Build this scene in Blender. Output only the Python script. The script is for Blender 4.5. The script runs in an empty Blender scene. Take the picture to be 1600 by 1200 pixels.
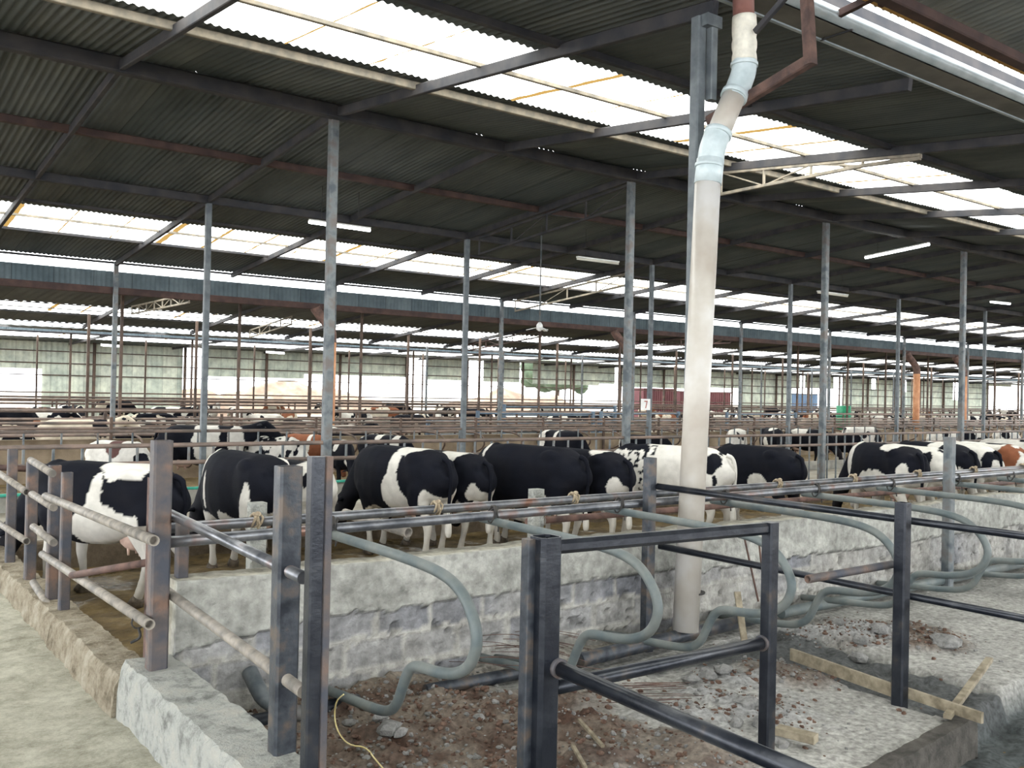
import bpy, math, random
from math import sin, cos, pi, radians, sqrt, floor
from mathutils import Vector, Matrix, noise
random.seed(7)
SC = bpy.context.scene
COL = SC.collection
# ------------------------------------------------------------------ camera
YAW, PIT, ROL, FPX, EYE = radians(36.7), radians(.48), radians(1.25), 1460., 2.3
cf = Vector((sin(YAW)*cos(PIT), cos(YAW)*cos(PIT), sin(PIT)))
cr = Vector((cos(YAW), -sin(YAW), 0)); cu = cr.cross(cf)
cr, cu = cr*cos(ROL)+cu*sin(ROL), cu*cos(ROL)-cr*sin(ROL)
cam = bpy.data.cameras.new('camera'); camo = bpy.data.objects.new('camera', cam); COL.objects.link(camo)
cam.sensor_width = 36; cam.lens = FPX/1600*36; cam.clip_end = 500
camo.matrix_world = Matrix.Translation((0, 0, EYE)) @ Matrix((cr, cu, -cf)).transposed().to_4x4()
SC.camera = camo

def at(x, y, ax, v):
    """survey helper: the point where the sight line through a photo pixel meets the plane coordinate[ax] = v"""
    d = cf+(x-800)/FPX*cr-(y-600)/FPX*cu
    o = Vector((0, 0, EYE)); return o+d*((v-o[ax])/d[ax])
def onX(x, y, v): return at(x, y, 0, v)
def onY(x, y, v): return at(x, y, 1, v)
def onZ(x, y, v): return at(x, y, 2, v)

# ------------------------------------------------------------------ materials
def ramp(nt, fac, stops):
    r = nt.nodes.new('ShaderNodeValToRGB'); e = r.color_ramp.elements
    while len(e) < len(stops): e.new(.5)
    for el, (p, c) in zip(e, stops): el.position = p; el.color = (*c, 1)
    nt.links.new(fac, r.inputs[0]); return r.outputs[0]
def nz(nt, vec, scale, detail=4, rough=.55):
    n = nt.nodes.new('ShaderNodeTexNoise'); n.inputs['Scale'].default_value = scale
    n.inputs['Detail'].default_value = detail; n.inputs['Roughness'].default_value = rough
    nt.links.new(vec, n.inputs['Vector']); return n.outputs[0]
def mix(nt, a, b, f, mode='MIX'):
    m = nt.nodes.new('ShaderNodeMix'); m.data_type = 'RGBA'; m.blend_type = mode
    for s, i in ((f, 0), (a, 6), (b, 7)):
        if hasattr(s, 'is_linked') or hasattr(s, 'links'): nt.links.new(s, m.inputs[i])
        elif i == 0: m.inputs[0].default_value = s
        else: m.inputs[i].default_value = (*s, 1)
    return m.outputs[2]
def base(name, rough=.8, metal=0., spec=.3):
    m = bpy.data.materials.new(name); m.use_nodes = True; nt = m.node_tree
    b = nt.nodes['Principled BSDF']; b.inputs['Roughness'].default_value = rough
    b.inputs['Metallic'].default_value = metal; b.inputs['Specular IOR Level'].default_value = spec
    tc = nt.nodes.new('ShaderNodeTexCoord'); return m, nt, b, tc
def bump(nt, b, h, strength, dist=.02):
    bp = nt.nodes.new('ShaderNodeBump'); bp.inputs['Strength'].default_value = strength
    bp.inputs['Distance'].default_value = dist
    nt.links.new(h, bp.inputs['Height']); nt.links.new(bp.outputs[0], b.inputs['Normal'])
def mat(name, c1, c2, scale=6, rough=.8, metal=0., spec=.3, bmp=0., bs=40, lo=.35, hi=.65, c3=None, world=True, det=4, bd=.02, dr=.55):
    m, nt, b, tc = base(name, rough, metal, spec)
    if world:
        g = nt.nodes.new('ShaderNodeNewGeometry'); v = g.outputs['Position']
    else: v = tc.outputs['Object']
    n = nz(nt, v, scale, det, dr)
    stops = [(lo, c1), (hi, c2)] if c3 is None else [(lo, c1), ((lo+hi)/2, c2), (hi, c3)]
    nt.links.new(ramp(nt, n, stops), b.inputs['Base Color'])
    if bmp: bump(nt, b, nz(nt, v, bs, 8, .65), bmp, bd)
    return m
def vcol_mat(name, rough=.9, scale=30, amt=.35, bmp=.4, bs=30, spec=.2):
    m, nt, b, tc = base(name, rough, 0, spec)
    a = nt.nodes.new('ShaderNodeVertexColor'); a.layer_name = 'Col'
    n = nz(nt, tc.outputs['Object'], scale, 6)
    g = ramp(nt, n, [(.3, (1-amt,)*3), (.7, (1+amt*.3,)*3)])
    nt.links.new(mix(nt, a.outputs[0], g, 1., 'MULTIPLY'), b.inputs['Base Color'])
    if bmp: bump(nt, b, nz(nt, tc.outputs['Object'], bs, 8), bmp)
    return m
M = {}
M['dark_steel'] = mat('dark_steel', (.016, .02, .028), (.045, .052, .062), 9, .42, .35, .5, c3=(.10, .08, .065), bmp=.15)
M['front_steel'] = mat('front_steel', (.010, .013, .020), (.026, .030, .038), 7, .30, .45, .6, c3=(.075, .06, .05), lo=.42, hi=.78, bmp=.12)
M['rust_steel'] = mat('rust_steel', (.05, .055, .07), (.095, .08, .075), 5, .6, .2, .4, c3=(.20, .12, .085), lo=.38, hi=.70, bmp=.25)
M['rust'] = mat('rust', (.07, .045, .04), (.16, .095, .075), 8, .75, .1, .3, bmp=.3)
M['dusty_pipe'] = mat('dusty_pipe', (.13, .12, .105), (.28, .25, .21), 11, .6, .1, .4, bmp=.15)
M['pipe_steel'] = mat('pipe_steel', (.065, .07, .08), (.18, .185, .195), 4, .32, .6, .6, c3=(.16, .085, .06), lo=.38, hi=.7)
M['galv_paint'] = mat('galv_paint', (.09, .115, .12), (.165, .18, .168), 5, .5, .15, .4, bmp=.1)
M['post_grey'] = mat('post_grey', (.085, .10, .11), (.16, .18, .19), 6, .55, .2, .4)
M['post_dark'] = mat('post_dark', (.07, .085, .095), (.15, .165, .17), 5, .6, .2, .4, c3=(.13, .115, .105))
M['far_rust'] = mat('far_rust', (.055, .042, .036), (.125, .085, .065), 3, .7, .1, .3)
M['far_rail'] = mat('far_rail', (.10, .085, .075), (.22, .16, .13), 3, .6, .2, .3)
M['blue_steel'] = mat('blue_steel', (.07, .10, .14), (.12, .17, .22), 3, .55, .2, .3)
M['orange_pipe'] = mat('orange_pipe', (.36, .15, .07), (.50, .26, .14), 4, .6, 0, .3)
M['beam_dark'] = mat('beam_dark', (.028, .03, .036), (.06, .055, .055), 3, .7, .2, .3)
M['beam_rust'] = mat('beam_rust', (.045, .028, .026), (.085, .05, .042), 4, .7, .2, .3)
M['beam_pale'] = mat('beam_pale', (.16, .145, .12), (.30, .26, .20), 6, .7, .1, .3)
M['pvc'] = mat('pvc', (.38, .34, .29), (.46, .43, .38), 2.2, .38, 0, .5, c3=(.55, .54, .52), lo=.3, hi=.65)
M['pvc_grey'] = mat('pvc_grey', (.42, .50, .52), (.60, .68, .70), 6, .35, 0, .5)
M['pvc_red'] = mat('pvc_red', (.18, .08, .07), (.26, .12, .10), 6, .5)
M['tape'] = mat('tape', (.62, .60, .52), (.80, .77, .66), 12, .45, 0, .5, bmp=.5, bs=25)
M['galv'] = mat('galv', (.26, .31, .33), (.42, .47, .49), 3, .38, .4, .5)
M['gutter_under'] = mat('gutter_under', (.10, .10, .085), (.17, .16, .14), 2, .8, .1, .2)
M['rope'] = mat('rope', (.28, .22, .15), (.48, .40, .28), 30, .9, bmp=.5, bs=200)
M['wire_black'] = mat('wire_black', (.02, .02, .02), (.06, .055, .05), 20, .7)
M['twine'] = mat('twine', (.60, .50, .22), (.78, .68, .38), 20, .8)
M['wood'] = mat('wood', (.15, .125, .085), (.31, .27, .195), 12, .8, bmp=.3)
M['concrete'] = mat('concrete', (.22, .215, .19), (.36, .35, .31), 3, .9, 0, .2, bmp=.5, bs=25)
M['concrete_rough'] = mat('concrete_rough', (.17, .175, .16), (.38, .39, .36), 7, .95, 0, .2, bmp=1., bs=16, c3=(.44, .43, .38), det=12, dr=.75, bd=.05)
M['chunk'] = mat('chunk', (.15, .15, .145), (.36, .355, .34), 12, .95, 0, .2, bmp=.9, bs=30, det=10, dr=.7, bd=.04)
M['orange_wood'] = mat('orange_wood', (.50, .26, .06), (.68, .42, .14), 8, .7)
M['hose'] = mat('hose', (.02, .30, .22), (.05, .42, .30), 6, .4, 0, .5)
M['green_plastic'] = mat('green_plastic', (.01, .18, .09), (.03, .28, .14), 6, .5, 0, .5)
M['white_paint'] = mat('white_paint', (.70, .70, .68), (.85, .85, .82), 6, .5)
M['sign_red'] = mat('sign_red', (.35, .10, .08), (.42, .14, .10), 6, .5)
M['straw'] = mat('straw', (.30, .25, .10), (.50, .42, .20), 20, .9)
M['red_box'] = mat('red_box', (.06, .017, .02), (.085, .028, .03), 1, .7)
M['blue_box'] = mat('blue_box', (.05, .085, .14), (.08, .12, .18), 1, .7)
M['beige_heap'] = mat('beige_heap', (.15, .105, .075), (.24, .18, .135), 1.2, .9, bmp=.6, bs=3)
M['foliage'] = mat('foliage', (.035, .055, .032), (.06, .085, .05), 2, .8, bmp=.8, bs=8)
M['yard'] = mat('yard', (.40, .37, .32), (.55, .52, .46), .5, .9)
M['pink'] = mat('udder_skin', (.45, .30, .25), (.60, .44, .36), 8, .6)
M['hoof'] = mat('hoof_horn', (.05, .04, .03), (.14, .11, .08), 20, .6)
M['eye'] = mat('eye_dark', (.005, .005, .005), (.01, .01, .01), 6, .15, 0, .6)
M['kerb'] = mat('kerb', (.055, .052, .046), (.13, .12, .105), 9, .95, 0, .2, bmp=.9, det=10, dr=.7, bd=.04)
M['bunk'] = mat('bunk_stained', (.07, .052, .034), (.17, .135, .095), 3.5, .9, 0, .2, bmp=.8, bs=20, det=10, dr=.7)
M['curb_dust'] = mat('curb_dust', (.13, .105, .07), (.30, .26, .19), 6, .95, 0, .2, c3=(.42, .38, .30), bmp=1., bs=22, det=12, dr=.75, bd=.05)
M['coat'] = vcol_mat('coat', .8, 8, .18, .15, 60, .1)
M['ground_v'] = vcol_mat('ground_v', .93, 26, .55, 1., 22, .2)
M['wall_v'] = vcol_mat('wall_v', .93, 14, .42, .9, 26, .2)

def manure():
    m, nt, b, tc = base('manure', .85)
    g = nt.nodes.new('ShaderNodeNewGeometry'); v = g.outputs['Position']
    c = ramp(nt, nz(nt, v, 3.2, 8, .65), [(.3, (.035, .025, .012)), (.5, (.105, .072, .028)), (.72, (.19, .135, .06))])
    nt.links.new(c, b.inputs['Base Color'])
    nt.links.new(ramp(nt, nz(nt, v, 1.3, 3), [(.36, (.15,)*3), (.44, (.85,)*3)]), b.inputs['Roughness'])
    bump(nt, b, nz(nt, v, 14, 8), .8, .04); return m
M['manure'] = manure()
def alley():
    m, nt, b, tc = base('alley_concrete', .9)
    g = nt.nodes.new('ShaderNodeNewGeometry'); v = g.outputs['Position']
    nt.links.new(ramp(nt, nz(nt, v, 1.5, 8, .6), [(.3, (.24, .21, .16)), (.6, (.42, .39, .32))]), b.inputs['Base Color'])
    return m
M['alley'] = alley()
def walk():
    m, nt, b, tc = base('walkway_concrete', .92)
    g = nt.nodes.new('ShaderNodeNewGeometry'); v = g.outputs['Position']
    c = ramp(nt, nz(nt, v, 4.5, 15, .85), [(.34, (.22, .20, .14)), (.46, (.40, .385, .30)), (.56, (.54, .525, .42)), (.68, (.66, .645, .54))])
    nt.links.new(c, b.inputs['Base Color']); bump(nt, b, nz(nt, v, 20, 12, .8), .8, .05); return m
M['walk'] = walk()
def roof_mat(name, c1, c2, rough=.7):
    m, nt, b, tc = base(name, rough, .1, .25)
    g = nt.nodes.new('ShaderNodeNewGeometry'); s = nt.nodes.new('ShaderNodeSeparateXYZ'); nt.links.new(g.outputs['Position'], s.inputs[0])
    mm = nt.nodes.new('ShaderNodeMath'); mm.operation = 'MULTIPLY'; mm.inputs[1].default_value = 1/.92; nt.links.new(s.outputs[0], mm.inputs[0])
    fl = nt.nodes.new('ShaderNodeMath'); fl.operation = 'FLOOR'; nt.links.new(mm.outputs[0], fl.inputs[0])
    wn = nt.nodes.new('ShaderNodeTexWhiteNoise'); wn.noise_dimensions = '1D'; nt.links.new(fl.outputs[0], wn.inputs['W'])
    fr = nt.nodes.new('ShaderNodeMath'); fr.operation = 'FRACT'; nt.links.new(mm.outputs[0], fr.inputs[0])
    edge = ramp(nt, fr.outputs[0], [(0, (.35,)*3), (.035, (1,)*3)])
    c = ramp(nt, wn.outputs[0], [(0, c1), (1, c2)])
    mp = nt.nodes.new('ShaderNodeMapping'); mp.inputs['Scale'].default_value = (1.2, .35, 1); nt.links.new(g.outputs['Position'], mp.inputs[0])
    st = ramp(nt, nz(nt, mp.outputs[0], 1.6, 6, .65), [(.3, (.62,)*3), (.65, (1.15, 1.1, 1.05))])
    c = mix(nt, mix(nt, c, edge, 1., 'MULTIPLY'), st, 1., 'MULTIPLY')
    nt.links.new(c, b.inputs['Base Color']); return m
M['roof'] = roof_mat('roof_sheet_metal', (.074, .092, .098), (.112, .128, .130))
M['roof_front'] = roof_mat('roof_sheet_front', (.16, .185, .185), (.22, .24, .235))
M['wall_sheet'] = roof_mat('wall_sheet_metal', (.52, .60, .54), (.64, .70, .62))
M['fascia'] = roof_mat('fascia_metal', (.085, .12, .14), (.13, .17, .19))
def sky_sheet():
    m = bpy.data.materials.new('skylight_sheet'); m.use_nodes = True; nt = m.node_tree; nt.nodes.clear()
    o = nt.nodes.new('ShaderNodeOutputMaterial'); t = nt.nodes.new('ShaderNodeBsdfTransparent'); d = nt.nodes.new('ShaderNodeBsdfTranslucent')
    mx = nt.nodes.new('ShaderNodeMixShader'); g = nt.nodes.new('ShaderNodeNewGeometry')
    mp = nt.nodes.new('ShaderNodeMapping'); mp.inputs['Scale'].default_value = (2.5, .3, 1); nt.links.new(g.outputs['Position'], mp.inputs[0])
    c = ramp(nt, nz(nt, mp.outputs[0], 1.5, 6, .7), [(.24, (.16, .11, .04)), (.30, (.93, .92, .84)), (1, (.95, .96, .95))])
    s_ = nt.nodes.new('ShaderNodeSeparateXYZ'); nt.links.new(g.outputs['Position'], s_.inputs[0])
    def mth(op, a, b):
        q = nt.nodes.new('ShaderNodeMath'); q.operation = op
        nt.links.new(a, q.inputs[0])
        if b is not None:
            if hasattr(b, 'links'): nt.links.new(b, q.inputs[1])
            else: q.inputs[1].default_value = b
        return q.outputs[0]
    xs_ = mth('MULTIPLY', s_.outputs[0], 1/1.06); wn = nt.nodes.new('ShaderNodeTexWhiteNoise'); wn.noise_dimensions = '1D'
    nt.links.new(mth('FLOOR', xs_, None), wn.inputs['W'])
    wob = mth('MULTIPLY', nz(nt, g.outputs['Position'], 2.5, 3), .08); fr = mth('FRACT', mth('ADD', xs_, wob), None)
    ln = mth('LESS_THAN', fr, mth('MULTIPLY', wn.outputs[0], .12))
    c = mix(nt, c, (.10, .06, .018), ln)
    nt.links.new(c, t.inputs[0]); nt.links.new(c, d.inputs[0]); mx.inputs[0].default_value = .35
    nt.links.new(t.outputs[0], mx.inputs[1]); nt.links.new(d.outputs[0], mx.inputs[2]); nt.links.new(mx.outputs[0], o.inputs[0]); return m
M['skylight'] = sky_sheet()
def emis(name, c, s):
    m = bpy.data.materials.new(name); m.use_nodes = True; b = m.node_tree.nodes['Principled BSDF']
    b.inputs['Base Color'].default_value = (*c, 1); b.inputs['Emission Color'].default_value = (*c, 1); b.inputs['Emission Strength'].default_value = s; return m
M['lamp_on'] = emis('lit_tube', (.93, .97, 1), 9)
M['lamp_off'] = mat('unlit_tube', (.62, .60, .52), (.72, .70, .62), 5, .4)

# ------------------------------------------------------------------ mesh helpers
class MB:
    def __init__(s): s.v = []; s.f = []; s.sm = []; s.c = None
    def add(s, vs, fs, smooth=False):
        n = len(s.v); s.v += [tuple(p) for p in vs]; s.f += [tuple(i+n for i in f) for f in fs]; s.sm += [smooth]*len(fs); return s
    def box(s, lo, hi):
        (a, b, c), (d, e, f) = lo, hi
        return s.add([(a, b, c), (d, b, c), (d, e, c), (a, e, c), (a, b, f), (d, b, f), (d, e, f), (a, e, f)],
                     [(3, 2, 1, 0), (4, 5, 6, 7), (0, 1, 5, 4), (1, 2, 6, 5), (2, 3, 7, 6), (3, 0, 4, 7)])
    def bar(s, p, q, w, h, ch=.12, up=(0, 0, 1), caps=True, hollow=False):
        """a rolled bar of rectangular section with rounded corners from p to q"""
        p, q = Vector(p), Vector(q); t = (q-p).normalized(); up = Vector(up)
        if abs(t.dot(up)) > .99: up = Vector((0, 1, 0))
        a = t.cross(up).normalized(); b = a.cross(t).normalized(); c = ch*min(w, h)
        X, Y = w/2, h/2
        sec = [(X-c, -Y), (X, -Y+c), (X, Y-c), (X-c, Y), (-X+c, Y), (-X, Y-c), (-X, -Y+c), (-X+c, -Y)]
        vs = [o+a*x+b*y for o in (p, q) for x, y in sec]; n = 8
        fs = [(i, (i+1) % n, n+(i+1) % n, n+i) for i in range(n)]
        if hollow:
            k = .86; q2 = q-t*.12
            vs += [q+a*x*k+b*y*k for x, y in sec]+[q2+a*x*k+b*y*k for x, y in sec]
            fs += [(8+i, 8+(i+1) % 8, 16+(i+1) % 8, 16+i) for i in range(8)]+[(16+i, 16+(i+1) % 8, 24+(i+1) % 8, 24+i) for i in range(8)]+[tuple(range(24, 32)), tuple(range(7, -1, -1))]
        elif caps: fs += [tuple(range(7, -1, -1)), tuple(range(8, 16))]
        return s.add(vs, fs)
    def loft(s, pts, ab, n=12, ex=2., caps=True, up=(0, 1, 0), open_end=0):
        """rings of half sizes (a, b) along pts"""
        P = [Vector(p) for p in pts]; up = Vector(up); rings = []; pu = None
        for i, p in enumerate(P):
            t = ((P[i]-P[i-1]).normalized() if i else Vector())+((P[i+1]-P[i]).normalized() if i < len(P)-1 else Vector())
            t.normalize()
            u = (up if pu is None else pu); u = (u-t*u.dot(t))
            if u.length < 1e-4: u = t.orthogonal()
            u.normalize(); pu = u; w = t.cross(u); a, b = ab[i] if isinstance(ab, list) else ab
            r = []
            for k in range(n):
                th = 2*pi*k/n; c_, s_ = cos(th), sin(th)
                r.append(p+u*(a*math.copysign(abs(c_)**(2/ex), c_))+w*(b*math.copysign(abs(s_)**(2/ex), s_)))
            rings.append(r)
        m = len(rings); vs = [v for r in rings for v in r]
        fs = [(i*n+k, i*n+(k+1) % n, (i+1)*n+(k+1) % n, (i+1)*n+k) for i in range(m-1) for k in range(n)]
        self_n = len(s.v); s.add(vs, fs, True)
        if caps:
            s.f.append(tuple(self_n+k for k in range(n-1, -1, -1))); s.sm.append(False)
            if not open_end: s.f.append(tuple(self_n+(m-1)*n+k for k in range(n))); s.sm.append(False)
        if open_end:
            t = (P[-1]-P[-2]).normalized(); last = rings[-1]; inner = [P[-1]+(v-P[-1])*.78 for v in last]; deep = [v-t*open_end for v in inner]
            k0 = self_n+(m-1)*n
            n1 = len(s.v); s.v += [tuple(v) for v in inner+deep]
            for k in range(n):
                k2 = (k+1) % n
                s.f += [(k0+k, k0+k2, n1+k2, n1+k), (n1+k, n1+k2, n1+n+k2, n1+n+k)]; s.sm += [False, True]
            s.f.append(tuple(n1+n+k for k in range(n))); s.sm.append(False)
        return s
    def tube(s, pts, r, n=12, open_end=0, caps=True):
        return s.loft(pts, (r, r), n, 2., caps, (0, 0, 1) if abs((Vector(pts[1])-Vector(pts[0])).normalized().z) < .9 else (0, 1, 0), open_end)
    def ell(s, c, r, n=12, m=8):
        c = Vector(c); pts = []; 
        vs = [c+Vector((0, 0, -r[2]))]
        for j in range(1, m):
            ph = -pi/2+pi*j/m
            for i in range(n): vs.append(c+Vector((r[0]*cos(ph)*cos(2*pi*i/n), r[1]*cos(ph)*sin(2*pi*i/n), r[2]*sin(ph))))
        vs.append(c+Vector((0, 0, r[2]))); fs = []
        for i in range(n):
            fs.append((0, 1+(i+1) % n, 1+i)); fs.append((len(vs)-1, 1+(m-2)*n+i, 1+(m-2)*n+(i+1) % n))
            for j in range(m-2): fs.append((1+j*n+i, 1+j*n+(i+1) % n, 1+(j+1)*n+(i+1) % n, 1+(j+1)*n+i))
        return s.add(vs, fs, True)
    def mesh(s, name):
        me = bpy.data.meshes.new(name); me.from_pydata(s.v, [], s.f); me.polygons.foreach_set('use_smooth', s.sm)
        if s.c:
            ca = me.color_attributes.new('Col', 'FLOAT_COLOR', 'POINT'); ca.data.foreach_set('color', [x for c in s.c for x in (*c, 1)])
        me.update(); return me
    def obj(s, name, m, parent=None, loc=None):
        return link(name, s.mesh(name), m, parent, loc)
def link(name, me, m, parent=None, loc=None):
    o = bpy.data.objects.new(name, me); COL.objects.link(o)
    if m is not None and not me.materials: me.materials.append(M[m] if isinstance(m, str) else m)
    if parent is not None: o.parent = parent
    if loc is not None: o.location = loc
    return o
def tag(o, label, cat, group=None, kind=None):
    o['label'] = label; o['category'] = cat
    if group: o['group'] = group
    if kind: o['kind'] = kind
    return o
def struct(o): o['kind'] = 'structure'; return o
def empty(name, loc, label, cat, rz=0, group=None):
    o = bpy.data.objects.new(name, None); COL.objects.link(o); o.empty_display_size = .2
    o.location = loc; o.rotation_euler = (0, 0, rz); return tag(o, label, cat, group)
def dup(root, loc, label=None, group=None, rz=None, scale=None):
    r = root.copy(); COL.objects.link(r); r.location = loc
    if rz is not None: r.rotation_euler = (0, 0, rz)
    if scale is not None: r.scale = (scale,)*3
    if label: r['label'] = label
    if group: r['group'] = group
    for ch in list(root.children):
        c = ch.copy(); COL.objects.link(c); c.parent = r
        for g in ch.children:
            d = g.copy(); COL.objects.link(d); d.parent = c
    return r
def smooth_path(pts, it=2):
    P = [Vector(p) for p in pts]
    for _ in range(it):
        Q = [P[0]]
        for a, b in zip(P, P[1:]): Q += [a*.75+b*.25, a*.25+b*.75]
        Q.append(P[-1]); P = Q
    return P
def sub(P, o): return [tuple(Vector(p)-Vector(o)) for p in P]
fb = lambda x, y, z, k=1: noise.noise(Vector((x, y, z))*k)
def fbm(x, y, z, o=4): return noise.fractal(Vector((x, y, z)), 1., 2., o)

# ------------------------------------------------------------------ world
w = bpy.data.worlds.new('overcast_sky'); SC.world = w; w.use_nodes = True
bg = w.node_tree.nodes['Background']; nt = w.node_tree
tc = nt.nodes.new('ShaderNodeTexCoord'); sp = nt.nodes.new('ShaderNodeSeparateXYZ'); nt.links.new(tc.outputs['Generated'], sp.inputs[0])
nt.links.new(ramp(nt, sp.outputs[2], [(0, (.93, .96, 1.)), (.6, (.97, .985, 1.))]), bg.inputs[0]); bg.inputs[1].default_value = 3.4

# ------------------------------------------------------------------ roofs
def corr(name, m, x0, x1, A, B, pitch=.10, amp=.011, seg=6, vertical=False, kind='structure'):
    """corrugated sheet running from line A=(y,z) to line B=(y,z), waves along X"""
    n = int((x1-x0)/pitch*seg)+1; v = []; f = []
    dy, dz = B[0]-A[0], B[1]-A[1]; L = sqrt(dy*dy+dz*dz); ny, nzv = -dz/L, dy/L
    for i in range(n):
        x = x0+(x1-x0)*i/(n-1); h = amp*sin(2*pi*x/pitch); j = .012*fb(x*3, A[0], 0)+.02*fb(floor(x/.92)*7.7, A[0], 3)
        v += [(x, A[0]-j*dy/L*2+ny*h, A[1]+nzv*h-j*.3), (x, B[0]+j*dy/L*2+ny*h, B[1]+nzv*h)]
    for i in range(n-1): f.append((2*i, 2*i+2, 2*i+3, 2*i+1))
    b = MB(); b.add(v, f, True); o = b.obj(name, m)
    if kind: o['kind'] = kind
    return o
RY = 12.45
def zr(Y):  # underside line of the first barn's roof sheets
    return 6.44-.104*(RY-Y) if Y < RY else 6.44-.084*(Y-RY)
X0, X1 = -14, 62
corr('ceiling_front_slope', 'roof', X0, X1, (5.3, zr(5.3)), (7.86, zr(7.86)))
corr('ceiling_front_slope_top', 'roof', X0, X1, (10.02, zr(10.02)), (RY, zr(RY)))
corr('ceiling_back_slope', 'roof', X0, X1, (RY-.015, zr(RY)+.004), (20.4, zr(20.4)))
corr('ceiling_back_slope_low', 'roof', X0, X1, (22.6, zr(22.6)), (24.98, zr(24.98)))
def skyl(x0, x1, ya, yb, za, zb, nth, label, grp):
    o = corr('skylight_sheet', 'skylight', x0, x1, (ya, za), (yb, zb), .25, .012, 4, kind=None)
    tag(o, label, 'skylight', grp); return o
# each translucent strip is made of sheets between the rafters
def strip(xs, ya, yb, z, dz, label, grp):
    for i, (a, b) in enumerate(zip(xs, xs[1:])): skyl(a, b, ya, yb, z(ya)+dz, z(yb)+dz, i, label, grp)
strip([X0]+[6*i for i in range(-2, 11)]+[X1], 7.7, 10.2, zr, .03, 'glowing translucent roof sheet in the nearest bright strip overhead', 'roof sheets of the nearest bright strip')
strip([X0]+[6*i for i in range(-2, 11)]+[X1], 20.25, 22.8, zr, .03, 'glowing translucent roof sheet in the strip above the feed passage', 'roof sheets of the second bright strip')
# barn over the camera
z0 = lambda Y: 5.885+.115*(4.62-Y)
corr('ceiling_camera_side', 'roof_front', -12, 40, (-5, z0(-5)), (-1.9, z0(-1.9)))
corr('ceiling_added_light_block', 'roof_front', -12, 40, (-16, z0(-5)-1.2), (-5, z0(-5)))  # unseen roof extension added to cut the daylight on the foreground
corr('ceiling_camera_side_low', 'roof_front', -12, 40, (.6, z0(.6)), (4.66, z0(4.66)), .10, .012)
strip([-12, 0, 8, 16, 24, 32, 40], -2., .7, z0, .05, 'translucent roof sheet above the camera', 'roof sheets over the near barn')
# second barn
RY2 = 30.
def z2(Y): return 5.16-.022*(RY2-Y) if Y < RY2 else 5.16-.085*(Y-RY2)
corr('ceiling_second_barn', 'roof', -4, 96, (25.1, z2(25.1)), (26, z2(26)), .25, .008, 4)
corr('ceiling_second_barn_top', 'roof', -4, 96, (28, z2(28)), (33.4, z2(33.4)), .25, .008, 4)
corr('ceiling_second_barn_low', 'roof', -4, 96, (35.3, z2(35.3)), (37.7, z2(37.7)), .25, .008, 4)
xs2 = [-4+10*i for i in range(11)]
strip(xs2, 25.9, 28.1, z2, .05, 'unseen translucent roof sheet added to light the second barn', 'unseen skylights added to light the second barn')  # near slope strip out of view, added to let daylight in
strip(xs2, 33.3, 35.4, z2, .05, 'translucent roof sheet in the bright strip of the second barn', 'skylights of the second barn')
RY3 = 48.
def z3(Y): return 4.95-.062*(RY3-Y) if Y < RY3 else 4.95-.022*(Y-RY3)
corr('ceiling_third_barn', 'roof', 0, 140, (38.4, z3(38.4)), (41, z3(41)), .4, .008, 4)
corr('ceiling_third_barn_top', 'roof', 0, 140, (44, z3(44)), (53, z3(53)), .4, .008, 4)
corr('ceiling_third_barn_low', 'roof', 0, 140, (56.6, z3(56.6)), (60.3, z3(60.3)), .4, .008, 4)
xs3 = [14*i for i in range(11)]
strip(xs3, 40.9, 44.1, z3, .05, 'unseen translucent roof sheet added to light the farthest barn', 'unseen skylights added to light the farthest barn')  # unseen strip added so that daylight reaches the far barn
strip(xs3, 52.9, 56.7, z3, .05, 'translucent roof sheet in the farthest thin bright strip', 'skylights of the farthest barn')
# fascias under the open daylight gap
def fascia(name, y, x0, x1, zt, zb, label):
    o = corr(name, 'fascia', x0, x1, (y, zb), (y+.001, zt), .12, .012, 5, kind=None); tag(o, label, 'fascia')
fascia('fascia_sheet', 25.02, -4, 80, 5.13, 4.72, 'long blue grey corrugated fascia under the nearest open daylight gap')
fascia('fascia_sheet', 38.3, 0, 130, 4.26, 4.18, 'thin far corrugated fascia under the farther daylight gap')

def beam(name, p, q, w_, h, m, label, cat='beam', group=None):
    mid = tuple((Vector(p)+Vector(q))/2); b = MB(); b.bar(sub([p], mid)[0], sub([q], mid)[0], w_, h)
    return tag(b.obj(name, m, loc=mid), label, cat, group)
beam('eave_beam', (-4, 24.93, 4.63), (96, 24.93, 4.63), .12, .18, 'beam_rust', 'long rust brown beam along the foot of the blue grey fascia')
beam('eave_beam', (0, 38.2, 4.15), (130, 38.2, 4.15), .08, .05, 'beam_dark', 'far dark beam under the thin far fascia')
# purlins of the first barn
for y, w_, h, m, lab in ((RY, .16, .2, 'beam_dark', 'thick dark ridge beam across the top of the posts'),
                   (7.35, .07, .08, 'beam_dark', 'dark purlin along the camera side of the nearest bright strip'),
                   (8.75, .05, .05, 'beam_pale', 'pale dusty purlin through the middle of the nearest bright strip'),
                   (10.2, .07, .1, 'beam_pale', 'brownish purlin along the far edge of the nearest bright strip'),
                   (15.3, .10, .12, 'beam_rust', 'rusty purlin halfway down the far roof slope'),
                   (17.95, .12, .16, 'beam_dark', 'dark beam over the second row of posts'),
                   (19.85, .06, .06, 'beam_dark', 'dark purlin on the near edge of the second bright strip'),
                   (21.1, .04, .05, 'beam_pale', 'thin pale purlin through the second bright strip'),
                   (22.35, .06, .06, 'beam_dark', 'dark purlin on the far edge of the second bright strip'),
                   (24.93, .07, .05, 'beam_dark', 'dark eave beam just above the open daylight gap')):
    z = zr(y)-.03-h/2; beam('roof_purlin', (X0, y, z), (X1, y, z), w_, h, m, lab, 'roof beam')
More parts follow.
